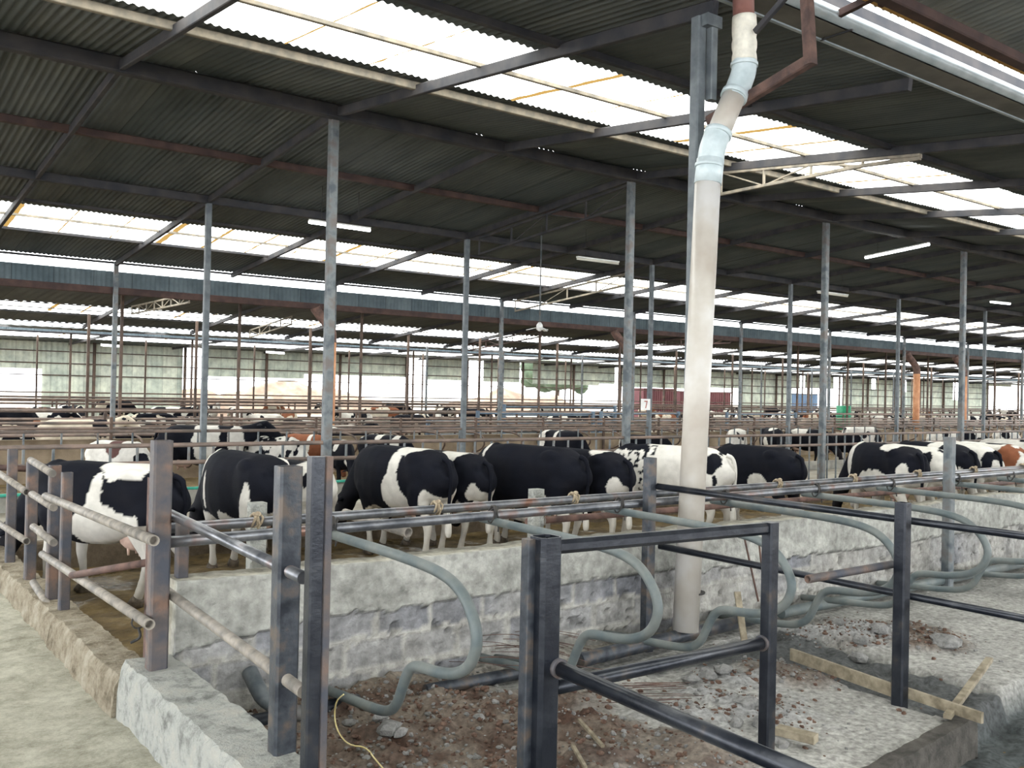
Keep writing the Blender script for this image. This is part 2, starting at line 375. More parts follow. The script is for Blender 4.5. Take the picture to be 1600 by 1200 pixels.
for i, y in enumerate((30, 33.3, 34.3, 35.4, 37.6)):
    beam('roof_purlin', (-4, y, z2(y)-.035), (96, y, z2(y)-.035), .06, .03, 'beam_dark',
         ('dark ridge beam of the second barn', 'dark purlin before the second barn bright strip', 'thin purlin inside the second barn bright strip', 'dark purlin behind the second barn bright strip', 'dark eave beam of the second barn')[i], 'roof beam')
for i, y in enumerate((52.9, 54.8, 56.7, 60.1)):
    beam('roof_purlin', (0, y, z3(y)-.03), (140, y, z3(y)-.03), .06, .025, 'beam_dark',
         ('dark purlin before the farthest thin bright strip', 'thin purlin inside the farthest bright strip', 'dark purlin behind the farthest bright strip', 'dark beam on top of the far wall')[i], 'roof beam')
# rafters
def rafter(x, pts, m, label, grp, w_=.07, h=.13, dz=.13):
    mid = (x, pts[0][0], 0); b = MB()
    for (ya, za), (yb, zb) in zip(pts, pts[1:]): b.bar((0, ya-pts[0][0], za-dz), (0, yb-pts[0][0], zb-dz), w_, h)
    return tag(b.obj('roof_rafter', m, loc=mid), label, 'rafter', grp)
r0 = rafter(0, [(5.3, zr(5.3)), (RY, zr(RY)), (24.9, zr(24.9)+.03)], 'beam_dark', 'steel rafter running under the nearest barn roof', 'rafters of the nearest barn')
for i in range(-4, 20):
    if i: dup(r0, (3*i, 5.3, 0))
# pale stretches of the rafters where they cross the near bright strip
r0 = rafter(0, [(25.1, z2(25.1)), (RY2, z2(RY2)), (37.7, z2(37.7))], 'beam_dark', 'steel rafter running under the second barn roof', 'rafters of the second barn')
for i in range(1, 24): dup(r0, (4*i, 25.1, 0))
r0 = rafter(0, [(38.4, z3(38.4)), (RY3, z3(RY3)), (60, z3(60))], 'beam_dark', 'steel rafter running under the farthest barn roof', 'rafters of the farthest barn')
for i in range(1, 20): dup(r0, (6*i, 38.4, 0))
r0 = rafter(0, [(-5, z0(-5)), (4.6, z0(4.6))], 'beam_rust', 'rusty rafter of the barn above the camera', 'rafters above the camera')
for i in range(1, 6): dup(r0, (1.3+6*i, -5, 0))
# trusses
def truss(name, x, ya, yb, zf, depth, step, m, label, grp=None, zbot=None):
    b = empty(name, (x, ya, zf(ya)), label, 'truss', group=grp); o = (x, ya, zf(ya))
    n = int((yb-ya)/step); ys = [ya+(yb-ya)*i/n for i in range(n+1)]
    top = [(x, y, zf(y)-.21) for y in ys]; bot = [(x, y, zf(y)-.24-depth if zbot is None else min(zf(y)-.26, zbot)) for y in ys]
    tb = MB(); [tb.bar(sub([p], o)[0], sub([q], o)[0], .05, .05) for p, q in zip(bot, bot[1:])]; tb.obj('bottom_chord', m, b)
    tb = MB(); [tb.bar(sub([p], o)[0], sub([q], o)[0], .05, .05) for p, q in zip(top, top[1:])]; tb.obj('top_chord', m, b)
    for i in range(n+1):
        MB().bar(sub([bot[i]], o)[0], sub([top[i]], o)[0], .035, .035).obj('web_post', m, b)
        if i < n:
            p, q = (bot[i], top[i+1]) if i % 2 else (top[i], bot[i+1])
            MB().bar(sub([p], o)[0], sub([q], o)[0], .022, .022).obj('web_brace', m, b)
    return b
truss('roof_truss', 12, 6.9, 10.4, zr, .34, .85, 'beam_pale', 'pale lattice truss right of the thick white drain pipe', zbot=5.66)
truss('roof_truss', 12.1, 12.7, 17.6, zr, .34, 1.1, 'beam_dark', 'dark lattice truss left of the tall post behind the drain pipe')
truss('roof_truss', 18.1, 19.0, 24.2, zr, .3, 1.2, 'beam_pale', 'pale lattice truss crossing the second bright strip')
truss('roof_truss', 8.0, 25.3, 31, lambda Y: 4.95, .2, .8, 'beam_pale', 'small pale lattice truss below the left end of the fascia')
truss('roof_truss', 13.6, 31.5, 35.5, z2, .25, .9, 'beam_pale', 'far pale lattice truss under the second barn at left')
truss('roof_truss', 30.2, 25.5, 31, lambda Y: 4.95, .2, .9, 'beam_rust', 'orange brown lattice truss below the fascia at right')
truss('roof_truss', 24.2, 30.5, 36.5, z2, .25, 1., 'beam_rust', 'rusty lattice truss behind the middle of the barn')

# ------------------------------------------------------------------ posts
def post(x, y, zt, w_, m, label, grp=None, zb=0, name='steel_post', hollow=False):
    b = MB(); b.bar((0, 0, 0), (0, 0, zt-zb), w_, w_, hollow=hollow)
    return tag(b.obj(name, m, loc=(x, y, zb)), label, 'post', grp)
lab1 = ['leftmost tall post on the feed rail, near the edge of the photo', 'tall round-edged grey post rising behind the twin dark fence posts', 'tall grey post just left of the white drain pipe',
        'tall grey post right of the drain pipe beside the black cow', 'tall grey post in the right quarter of the feed rail', 'farther tall post on the feed rail at the right edge', 'farthest visible post of the feed rail row']
for i, l in enumerate(lab1): post(6*i, RY+.1, zr(RY)-.2, .13, 'post_dark', l)
p0 = post(0, 17.95, zr(17.95)-.15, .11, 'post_grey', 'tall grey post in the row across the feed passage', 'posts across the feed passage')
for i in range(1, 9): dup(p0, (6*i, 17.95, 0))
p0 = post(0, 24.8, 5.32, .11, 'post_dark', 'grey post in the row below the fascia', 'posts below the fascia')
for i in range(1, 14): dup(p0, (6*i, 24.8, 0))
for y, zt, m, nm, n, st in ((30, z2(30)-.15, 'far_rust', 'second barn ridge', 22, 4.2), (34.3, z2(34.3)-.15, 'far_rust', 'second barn bright strip', 22, 4.2), (38.0, 4.35, 'post_dark', 'second barn far eave', 20, 5),
                     (46, z3(46)-.1, 'far_rust', 'farthest barn middle', 20, 6), (54, z3(54)-.1, 'far_rust', 'farthest barn bright strip', 20, 6)):
    p0 = post(3, y, zt, .09, m, 'thin distant post under the '+nm, 'posts under the '+nm)
    for i in range(1, n): dup(p0, (3+st*i+.3*sin(i*2.1), y, 0))

# downpipes (orange) along the fascia
def downpipe(x, y, zt, label, r=.14):
    e = empty('drain_pipe', (x, y, 0), label, 'drain pipe')
    MB().tube([(0, 0, 0), (0, 0, zt-1.0)], r, 14).obj('vertical_pipe', 'orange_pipe', e)
    MB().tube(smooth_path([(0, 0, zt-1.0), (0, 0, zt-.75), (-.05, .12, zt-.5), (-.35, .3, zt-.1), (-.4, .3, zt)]), r*1.03, 14).obj('elbow', 'rust', e)
downpipe(11.85, 24.6, 4.6, 'orange drain pipe behind the tall post at left centre')
downpipe(23.5, 24.6, 4.6, 'orange drain pipe directly left of the tall post left of the white pipe')
downpipe(42.8, 24.6, 4.6, 'orange drain pipe in the right part, below the long fascia', .16)
downpipe(47.3, 24.6, 4.6, 'farthest orange drain pipe at the right')

# ------------------------------------------------------------------ gutter and column at front eave
yE, zE = 5.3, zr(5.3)
g = empty('roof_gutter', (6, 4.95, zE), 'long box gutter with pale curved lip between the two roofs', 'gutter')
def lbox(lo, hi): o = g.location; return MB().box(tuple(Vector(lo)-o), tuple(Vector(hi)-o))
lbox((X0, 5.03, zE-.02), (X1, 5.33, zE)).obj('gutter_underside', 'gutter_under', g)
b = MB(); n = 10; prof = [(5.03-.05*sin(pi*k/n), zE-.02+.16*k/n) for k in range(n+1)]; prof += [(y+.02, z) for y, z in reversed(prof)]
vs = [(x-6, y-4.95, z-zE) for x in (X0, X1) for y, z in prof]; m_ = len(prof)
b.add(vs, [(k, (k+1) % m_, m_+(k+1) % m_, m_+k) for k in range(m_)], True); b.obj('gutter_lip', 'galv', g)
lbox((X0, 5.055, zE), (X1, 5.065, 5.958)).obj('gutter_liner', 'beam_dark', g)
lbox((X0, 5.31, zE-.035), (X1, 5.345, zE+.02)).obj('drip_edge', 'galv', g)
for i in range(12):
    MB().bar((-10.5+6*i, .04, -.03), (-10.5+6*i, .38, -.03), .02, .015).obj('joint_strap', 'beam_dark', g)
# rusty channel + bright scalloped lip + timber of the roof above the camera
beam('roof_purlin', (-12, 4.48, 5.72), (40, 4.48, 5.72), .13, .10, 'beam_rust', 'mauve brown channel purlin at the top right above the gutter', 'roof beam')
beam('timber_batten', (-12, 4.69, 5.80), (40, 4.69, 5.80), .07, .05, 'orange_wood', 'orange timber batten lit from behind above the gutter', 'batten')
o = corr('roof_sheet_lip', 'galv', -12, 40, (4.66, 5.905), (4.86, 5.885), .12, .02, 8, kind=None); tag(o, 'bright scalloped sheet ends above the gutter lip', 'roof sheet')
for i, x in enumerate((7.3, 11.2, 15.2, 19.2)):
    beam('gutter_bracket', (x, 4.4, 5.84), (x, 4.99, 5.76), .05, .07, 'beam_rust', 'dark bracket bar crossing over the gutter', 'bracket', 'gutter brackets')
# column + rusty hanging frame
PX, PY = 5.88, 5.2
c = empty('steel_column', (5.93, 5.42, .25), 'pale blue grey square column behind the thick white drain pipe', 'column')
MB().bar((0, 0, 0), (0, 0, 5.25), .10, .10).obj('shaft', 'post_grey', c)
MB().bar((.09, -.07, 4.55), (.09, -.07, 5.2), .075, .075).obj('side_stub', 'post_grey', c)
MB().box((-.02, -.12, 5.16), (.16, -.02, 5.26)).obj('cap_plate', 'post_grey', c)
h = empty('hanging_bracket', (6.24, 5.4, 4.7), 'rusty angled steel bracket beside the top of the drain pipe', 'bracket')
A = onX(1108, 190, 6.24); B_ = onX(1270, 92, 6.24); C_ = onX(1262, -40, 6.24); hl = Vector((6.24, 5.4, 4.7))
MB().bar(A-hl, B_-hl, .08, .09).obj('lower_arm', 'rust', h)
MB().bar(B_-hl+Vector((0, .02, -.045)), C_-hl+Vector((0, .02, 0)), .09, .08).obj('upright', 'rust', h)
D_ = onX(1180, 50, 6.24)
MB().bar(D_-hl, C_-hl+Vector((0, 0, .02)), .04, .05).obj('upper_arm', 'beam_dark', h)

dp = empty('drain_pipe', (PX, PY, .2), 'thick white plastic drain pipe with grey elbows running floor to gutter', 'drain pipe')
dl = Vector((PX, PY, .2)); P = lambda x, y, Y=5.2: onY(x, y, Y)-dl
base_ = P(1071, 985); t1 = P(1110, 235)
MB().tube([base_, P(1090, 600), P(1106, 280)], .105, 24).obj('lower_pipe', 'pvc', dp)
MB().tube([P(1106, 288), P(1110, 250)], .112, 24).obj('collar', 'pvc_grey', dp)
MB().tube(smooth_path([P(1110, 255), P(1112, 235), P(1121, 210)]), .108, 24).obj('elbow', 'pvc_grey', dp)
MB().tube([P(1119, 216), P(1147, 150)], .098, 24).obj('slanted_pipe', 'pvc', dp)
MB().tube(smooth_path([P(1146, 155), P(1157, 128), P(1163, 110), P(1163, 92)]), .104, 24).obj('elbow', 'pvc_grey', dp)
for a_, b_ in (((1120.5, 213), (1123, 206)), ((1146, 153), (1149, 146)), ((1162.8, 104), (1163, 99)), ((1107.5, 262), (1108, 257))):
    MB().tube([P(*a_), P(*b_)], .115, 24).obj('joint_ring', 'pvc_grey', dp)
b = MB(); pts = [P(1163, 96-7*k) for k in range(11)]
b.loft(pts, [(.103+.006*sin(k*2.3), .103+.006*cos(k*1.7)) for k in range(11)], 24, up=(1, 0, 0)); b.obj('wrapped_joint', 'tape', dp)
MB().tube([P(1162, 30), P(1161, -45)], .09, 20).obj('outlet', 'pvc_red', dp)
b = MB(); b.tube([P(1081, 925)+Vector((0, 0, -.006)), P(1081, 925)+Vector((0, 0, .006))], .107, 24); b.obj('seam', 'wire_black', dp)

# ------------------------------------------------------------------ ground shells
struct(MB().box((-25, -20, -.3), (160, 62, 0)).obj('floor', 'manure'))
b = MB(); nx, ny = 120, 60; vs = []; 
for j in range(ny+1):
    for i in range(nx+1):
        x = 1.5+30*i/nx; y = 5.75+6.5*j/ny; vs.append((x, y, .07+.05*fbm(x*1.3, y*1.3, 0)+.02*fbm(x*5, y*5, 2)))
b.add(vs, [(j*(nx+1)+i, j*(nx+1)+i+1, (j+1)*(nx+1)+i+1, (j+1)*(nx+1)+i) for j in range(ny) for i in range(nx)], True)
struct(b.obj('floor_cow_yard', 'manure'))
struct(MB().box((1.4, 12.42, 0), (90, 17.5, .1)).obj('floor_feed_passage', 'alley'))
struct(MB().box((-20, 60.6, -.28), (220, 230, .02)).obj('floor_outside', 'yard'))
# walkway
b = MB(); nx, ny = 70, 150; vs = []
for j in range(ny+1):
    for i in range(nx+1):
        x = -4.5+6.1*i/nx; y = .2+13*j/ny; e = max(0, x-1.1)
        vs.append((x, y, .36+.02*fbm(x*1.1, y*1.1, 1)+.006*fbm(x*7, y*7, 2)+(.05*e*(1+fb(x*4, y*4, 5)))))
b.add(vs, [(j*(nx+1)+i, j*(nx+1)+i+1, (j+1)*(nx+1)+i+1, (j+1)*(nx+1)+i) for j in range(ny) for i in range(nx)], True)
struct(b.obj('floor_walkway', 'walk'))

# stall floor as a sculpted ground with its own colours
SOIL = [(2.9, 4.9, .9, 1.), (3.3, 4.5, .8, 1.), (3.6, 4.1, .5, .8), (3.9, 3.7, .4, .8), (7.7, 4.4, .45, .9), (5.9, 4.3, .35, .7), (3.1, 5.3, .7, .7), (7.3, 4.75, .4, .5)]
WHITE = [(7.25, 4.7, .45), (5.3, 4.45, .38), (4.95, 3.95, .5), (4.5, 4.2, .3), (6.9, 4.95, .3), (7.5, 4.45, .2)]
def soilf(x, y):
    s = 0
    for cx, cy, r, a in SOIL:
        d = sqrt((x-cx)**2+(y-cy)**2)/r+.45*fbm(x*2.2, y*2.2, 4)
        s = max(s, a*max(0, min(1, (1.25-d)*2.2)))
    return s
def ground(x, y):
    z = .25+.012*fbm(x*2, y*2, 0)+.008*fbm(x*9, y*9, 1)
    col = Vector((.36, .355, .33))*(1+.34*fbm(x*1.6, y*1.6, 8))
    s = soilf(x, y)
    if s > 0:
        z += s*(.05+.05*fbm(x*3.5, y*3.5, 6)+.035*fbm(x*11, y*11, 7))
        k = max(0, min(1, .5+.9*fbm(x*4, y*4, 9)))
        sc = Vector((.085, .05, .036)).lerp(Vector((.22, .185, .15)), k); col = col.lerp(sc, min(1, s*1.1))
    for cx, cy, r in WHITE:
        d = sqrt((x-cx)**2+(y-cy)**2)/r+.5*fbm(x*3, y*3, 14)
        if d < 1: z += (1-d)*(.05+.05*abs(fbm(x*9, y*9, 7))); col = col.lerp(Vector((.34, .34, .335)), min(1, (1-d)*1.5))
    # wet formwork trench running away from the camera, right of the slab
    tx = 6.12+.05*(y-3)
    d = abs(x-tx-.25)/.42+.15*fbm(x*3, y*3, 3)
    wet = Vector((.095, .10, .10))*(1+.4*fbm(x*5, y*5, 1))
    if 2.4 < y < 5.2 and d < 1.1:
        z += -.05+.05*fbm(x*6, y*6, 5); col = col.lerp(wet, min(1, (1.1-d)*5))
    d2 = (5.15-y)  # wet screed beside the board
    if 4.2 < y < 5.2 and 4.9 < x < 6.6:
        k = max(0, min(1, (1-abs(y-4.75-.25*(6-x))/.22+.3*fbm(x*4, y*4, 2))*2)); col = col.lerp(wet, k)
    # dark channel in front of the slab
    ye = 3.08+.13*(x-5.6)+.03*fb(x*5, 0, 0)
    if y < ye and x > 1.9:
        k = min(1, (ye-y)/.06); z = z*(1-k)+k*(.02+.04*fbm(x*4, y*4, 12)); col = col.lerp(Vector((.075, .085, .085))*(1+.5*fbm(x*3, y*3, 3)), k)
    if x > 6.7 and y > 2.6:
        z = .25+.006*fbm(x*5, y*5, 0)+(z-.25)*.8; 
    if y < 5.75 and y > 5.25 and x < 6.8: # debris against the wall foot
        z += .05*(y-5.25)/.4*(1+fbm(x*6, y*6, 3)); col = col.lerp(Vector((.30, .25, .19)), .5*(y-5.25)/.45)
    return z, col
b = MB(); st = .036; nx = int(14.6/st); ny = int(4.3/st); vs = []; b.c = []
for j in range(ny+1):
    for i in range(nx+1):
        x = 1.6+i*st; y = 1.5+j*st; z, c_ = ground(x, y); vs.append((x, y, z)); b.c.append(tuple(c_))
b.add(vs, [(j*(nx+1)+i, j*(nx+1)+i+1, (j+1)*(nx+1)+i+1, (j+1)*(nx+1)+i) for j in range(ny) for i in range(nx)], True)
struct(b.obj('floor_stall', 'ground_v'))
struct(MB().box((15.9, 1.5, 0), (60, 5.72, .25)).obj('floor_stall_far', 'concrete'))

# ------------------------------------------------------------------ divider wall with ragged plaster over blocks
def wallf(x, z, x_end):
    # returns push-out and colour
    edge = .80+.035*fbm(x*1.7, 3, 0)+.03*fbm(x*7, 1, 0)-(.10 if x > 6.3 else 0)*(.5+.5*fb(x*.8, 9, 9))
    if x < 2.6: edge -= .12*(2.6-x)
    if z > edge:
        d = .022+.008*fbm(x*2, z*3, 5); c = Vector((.385, .385, .35))*(1+.34*fbm(x*1.5, z*3, 1)); 
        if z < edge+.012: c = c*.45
        return d, c
    row = floor((z-.2)/.21); ox = (row % 2)*.22; fx = ((x+ox) % .44)/.44; fz = ((z-.2) % .21)/.21
    jo = min(min(fx, 1-fx)*.44, min(fz, 1-fz)*.21)+.012*fbm(x*8, z*8, 2)
    hsh = noise.cell(Vector((floor((x+ox)/.44)*1.3+.5, row*2.1+.5, .5)))
    blk = Vector((.20, .205, .22)).lerp(Vector((.37, .36, .33)), max(0, min(1, .35+.75*fbm(x*.9, row*3.1, 4)+.3*hsh+(.25 if row < 2 else 0)+(.3 if x > 6.3 else 0))))
    d = .012*fbm(x*9, z*9, 7); c = blk*(1+.4*fbm(x*4, z*4, 6))
    if jo < .02 and x < 8: d += .008; c = Vector((.40, .39, .355))
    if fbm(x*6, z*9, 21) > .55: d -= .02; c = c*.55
    return d, c
def build_wall(name, x0, x1, yf, yb, zt, step):
    b = MB(); b.c = []; nx = int((x1-x0)/step); zs = [.05+(zt-.05)*k/44 for k in range(45)]; vs = []
    top = lambda x: zt+.015*fbm(x*2, 0, 3)-(.0035*max(0, x-7))+(.06*math.exp(-((x-11.5)/1.0)**2))
    for i in range(nx+1):
        x = x0+(x1-x0)*i/nx; T = top(x)
        for k, z in enumerate(zs):
            zz = z*T/zt; d, c_ = wallf(x, zz, x1); vs.append((x, yf-d, zz)); b.c.append(tuple(c_))
        for q, y in enumerate((yf+.05, (yf+yb)/2, yb-.03, yb)):
            vs.append((x, y, T+.012*fbm(x*5, y*5, 1)+(.0 if q < 3 else -.02))); b.c.append((.42, .40, .33))
        vs.append((x, yb, 0)); b.c.append((.3, .27, .2))
    m_ = 45+5
    b.add(vs, [(i*m_+k, (i+1)*m_+k, (i+1)*m_+k+1, i*m_+k+1) for i in range(nx) for k in range(m_-1)]+[tuple(range(m_)), tuple(nx*m_+k for k in range(m_-1, -1, -1))], False)
    o = b.obj(name, 'wall_v'); return o
o = build_wall('block_wall', 1.74, 16, 5.62, 5.86, 1.13, .03)
tag(o, 'low grey block wall with flaking plaster between stalls and cow yard', 'wall')
o = MB().box((16, 5.62, 0), (60, 5.86, 1.1)).obj('block_wall', 'concrete'); tag(o, 'far end of the low block wall at the right edge', 'wall')
# stub wall to the camera + curb
def rough_box(name, x0, x1, y0, y1, zb, zt, m, st=.05, amp=.03, taper=0):
    b = MB(); nyy = int((y1-y0)/st); prof = [(0, 0), (0, .35), (0, .7), (.02, .93), (.10, 1), (.35, 1), (.65, 1), (.9, 1), (.98, .93), (1, .6), (1, 0)]
    vs = []; m_ = len(prof)
    for j in range(nyy+1):
        y = y0+(y1-y0)*j/nyy; T = zt(y) if callable(zt) else zt
        for u, v in prof:
            x = x0+(x1-x0)*u; z = zb+(T-zb)*v
            vs.append((x+amp*fbm(x*6, y*6, z*6)-(taper*(1-v) if u < .5 else 0), y, z+amp*.8*v*fbm(x*7, y*7, 3)))
    b.add(vs, [(j*m_+k, j*m_+k+1, (j+1)*m_+k+1, (j+1)*m_+k) for j in range(nyy) for k in range(m_-1)]+[tuple(range(m_)), tuple(nyy*m_+k for k in range(m_-1, -1, -1))], False)
    return b.obj(name, m)
o = rough_box('stub_wall', 1.44, 1.76, 1.6, 5.66, .1, .70, 'concrete_rough', .03, .016, .02); tag(o, 'rough low concrete wall running towards the camera beside the walkway', 'wall')
o = rough_box('curb', 1.42, 1.68, 5.66, 12.3, 0, lambda y: .60-.012*(y-5.7), 'curb_dust', .035, .022, .05); tag(o, 'worn dusty concrete curb carrying the left rusty fence', 'curb')
# feed bunk walls
o = rough_box('feed_bunk_wall', 0, .22, 0, 60, -.0, .40, 'bunk', .5, .02); o.rotation_euler = (0, 0, -pi/2); o.location = (1.6, 12.42, 0); tag(o, 'low brown stained feed bunk wall in front of the grazing cows', 'feed bunk')
o = rough_box('feed_bunk_wall', 0, .2, 0, 80, 0, .36, 'concrete', .5, .02); o.rotation_euler = (0, 0, -pi/2); o.location = (1.6, 17.7, 0); tag(o, 'low feed bunk wall on the far side of the passage', 'feed bunk')
b = MB(); b.tube([(x, 17.48+.04*sin(x*1.3), .385+.012*sin(x*3)) for x in [1.7+.5*k for k in range(44)]], .028, 8)
tag(b.obj('water_hose', 'hose', loc=(0, 0, 0)), 'teal green hose lying along the far feed bunk wall', 'hose')
b = MB(); b.tube(smooth_path([onZ(0, 843, .14), onZ(30, 850, .14), onZ(55, 858, .14), onZ(80, 846, .14)]), .04, 8)
tag(b.obj('water_hose', 'green_plastic'), 'bright green hose curled by the head of the leftmost cow', 'hose')
# spilled feed heaps
b = MB()
for k in range(160):
    x = 1.8+k*.14+random.random()*.1; y = 12.66+random.random()*.35; r = .07+random.random()*.09
    b.ell((x, y, .1), (r, r*.9, .05+random.random()*.05), 7, 4)
tag(b.obj('feed_heap', 'straw'), 'loose straw coloured feed scattered behind the near bunk wall', 'feed', kind='stuff')

# ------------------------------------------------------------------ feed fences
def feed_fence(y, x0, x1, z1, z2_, label, full_from, m='far_rail', step=.33):
    e = empty('feed_fence', (x0, y, 0), label, 'fence')
    MB().tube([(0, 0, z1), (x1-x0, 0, z1)], .03, 8).obj('top_rail', m, e)
    MB().tube([(0, 0, z2_), (x1-x0, 0, z2_)], .03, 8).obj('middle_rail', m, e)
    ba = MB().bar((0, 0, z2_), (0, 0, z1), .03, .03).mesh('bar'); bb = MB().bar((0, 0, .4), (0, 0, z1), .03, .03).mesh('bar')
    k = 0; x = x0+.3
    while x < x1 and k < 98:
        link('bar', bb if x > full_from else ba, 'post_dark', e, (x-x0, 0, 0)); x += step; k += 1
    return e
feed_fence(RY+.1, 1.4, 34, 1.5, 1.27, 'barred feed fence in front of the first row of cows', 17.)
feed_fence(17.95, 1.4, 60, 1.42, 1.15, 'barred feed fence across the passage', 200, step=.6)

# ------------------------------------------------------------------ front fittings
def seg(name, p, q, r, m, label, cat='rail', open_end=0, group=None, n=14):
    p, q = Vector(p), Vector(q); b = MB(); b.tube([(0, 0, 0), q-p], r, n, open_end=open_end)
    return tag(b.obj(name, m, loc=p), label, cat, group)
yF = 5.46
seg('steel_pipe_rail', onY(252, 848, yF), (16, yF, 1.475), .034, 'pipe_steel', 'nearer of the two long steel pipes above the block wall')
seg('steel_pipe_rail', onY(252, 826, 5.95), (18, 5.95, 1.44), .034, 'pipe_steel', 'farther of the two long steel pipes above the block wall')
seg('steel_pipe_rail', (5.0, 6.45, 1.17), (18, 6.45, 1.15), .03, 'rust', 'rusty low pipe behind the two long steel pipes')
# stall dividers
prof = [(5.62, 1.37), (5.3, 1.365), (4.9, 1.365), (4.45, 1.36), (4.12, 1.34), (3.93, 1.27), (3.80, 1.10), (3.84, .95), (3.96, .86), (4.15, .815), (4.38, .80), (4.46, .76), (4.52, .66), (4.58, .53), (4.68, .46), (4.85, .43), (5.2, .40), (5.60, .36)]
dlab = ['curved grey stall divider nearest the camera, right of the twin posts', 'second curved stall divider, its loop behind the front gate post', 'third curved stall divider, crossing behind the gate frame',
        'fourth curved stall divider, looping in front of the single dark post', 'fifth curved stall divider, its loop right of the single dark post', 'sixth curved stall divider from the left', 'seventh curved stall divider from the left', 'eighth curved stall divider from the left', 'ninth curved stall divider at the right edge', 'last curved stall divider beyond the right edge']
div = None
for i, x in enumerate((2.66, 3.93, 5.17, 6.44, 7.76, 9.05, 10.38, 11.65, 12.95, 14.25)):
    if div is None:
        div = empty('stall_divider', (x, 0, 0), dlab[0], 'stall divider')
        MB().tube(smooth_path([(0, y, z) for y, z in prof], 2), .030, 14).obj('loop_tube', 'galv_paint', div)
        cm = MB(); cm.tube([(-.02+.018*k, yF+.045*cos(k*1.9), 1.42+.05*sin(k*1.9)) for k in range(0, 5)], .008, 6)
        for q in range(3): cm.tube([(-.02+.018*q+.012*sin(a+q), yF+.040*cos(a), 1.418+.062*sin(a)) for a in [2*pi*t/10 for t in range(11)]], .0065, 6)
        cm.tube([(.0, yF-.04, 1.36), (.01, yF-.05, 1.33), (.0, yF-.06, 1.30)], .006, 6)
        cm.obj('wire_clamp', 'wire_black', div)
    else: dup(div, (x, 0, 0), dlab[i])
# opposite dividers behind the wall (short visible stubs) with rope lashings on the farther rail
rp = None
for i, x in enumerate((2.35, 3.75, 5.1, 6.45, 7.8, 9.1, 10.4, 11.7, 13.0)):
    if rp is None:
        b = MB()
        for q in range(4): b.tube([(-.024+.016*q+.014*sin(a*(1+q%2)+q), .041*cos(a), .043*sin(a)-.004*q) for a in [2*pi*t/10 for t in range(11)]], .0085, 6)
        b.ell((.0, -.03, .04), (.025, .02, .018), 8, 6); b.tube([(0, -.04, .03), (.01, -.05, -.03), (-.01, -.045, -.08)], .006, 6)
        rp = tag(b.obj('rope_lashing', 'rope', loc=(x, 5.95, 1.42)), 'knotted rope lashing on the farther long pipe', 'rope', 'rope lashings on the farther pipe')
    else: dup(rp, (x, 5.95, 1.42+.0018*x))
for (px, py, l) in ((638, 832, 'open ended rusty pipe stub under the long pipes, left of centre'), (848, 815, 'open ended rusty pipe stub under the long pipes, behind the gate post')):
    q = onY(px, py, 6.35); seg('pipe_stub', q+Vector((-.1, .9, .05)), q, .042, 'dusty_pipe', l, 'pipe', open_end=.08)
for i, (px, py, zt, l) in enumerate(((402, 785, 0, 'rough concrete stub post between the legs of the second cow'), (838, 764, 0, 'concrete stub post behind the long pipes near the middle'), (1484, 755, 0, 'concrete stub post behind the pipes at the right'))):
    q = onY(px, py, 6.35); b = MB(); b.bar((0, 0, 0), (0, 0, q.z), .115, .10, .1); tag(b.obj('concrete_post', 'concrete_rough', loc=(q.x, q.y, 0)), l, 'post')
# wall posts at the rails
def sq_post(x, y, zb, zt, w_, m, label, hollow=False, d=None):
    b = MB(); b.bar((0, 0, 0), (0, 0, zt-zb), d or w_, w_, hollow=hollow)
    return tag(b.obj('fence_post', m, loc=(x, y, zb)), label, 'post')
q = onY(285, 822, 5.75); sq_post(q.x, 5.75, 1.08, q.z+.02, .07, 'rust_steel', 'short dark post on the left end of the block wall')
# post 1015 and the twin rails to the single dark post = one frame
e = empty('stall_partition', (5.38, 5.32, .25), 'dark steel partition of two posts joined by two long sloping rails', 'partition'); el = Vector(e.location)
pA = onY(1016, 715, 5.34); pB = onY(1411, 785, 3.47)
MB().bar((pA.x-el.x, .02, 0), (pA.x-el.x, .02, pA.z-.25), .085, .085, hollow=True).obj('post', 'dark_steel', e)
MB().bar((pB.x-el.x, 3.47-5.32, -.02), (pB.x-el.x, 3.47-5.32, pB.z-.25), .085, .085, hollow=True).obj('post', 'front_steel', e)
def longrail(x0, y0, x1, y1, xe, ye, name):
    a = onY(x0, y0, 5.30); c_ = onY(x1, y1, 3.55); d = (c_-a); k = onY(xe, ye, 2.9)
    MB().tube([a-el, c_-el, c_+d*.55-el], .026, 12).obj(name, 'front_steel', e)
longrail(1027, 760, 1411, 812, 1600, 834, 'upper_rail'); longrail(1030, 853, 1411, 929, 1600, 963, 'lower_rail')
a_ = onY(1262, 905, 3.62); c_ = onY(1404, 880, 3.55)
MB().tube([c_-el, a_-el], .027, 12, open_end=.05).obj('side_rail', 'rust_steel', e)
q = onY(1484, 683, 5.34); sq_post(q.x, 5.34, .25, q.z, .10, 'post_dark', 'grey square post standing among the right hand dividers')

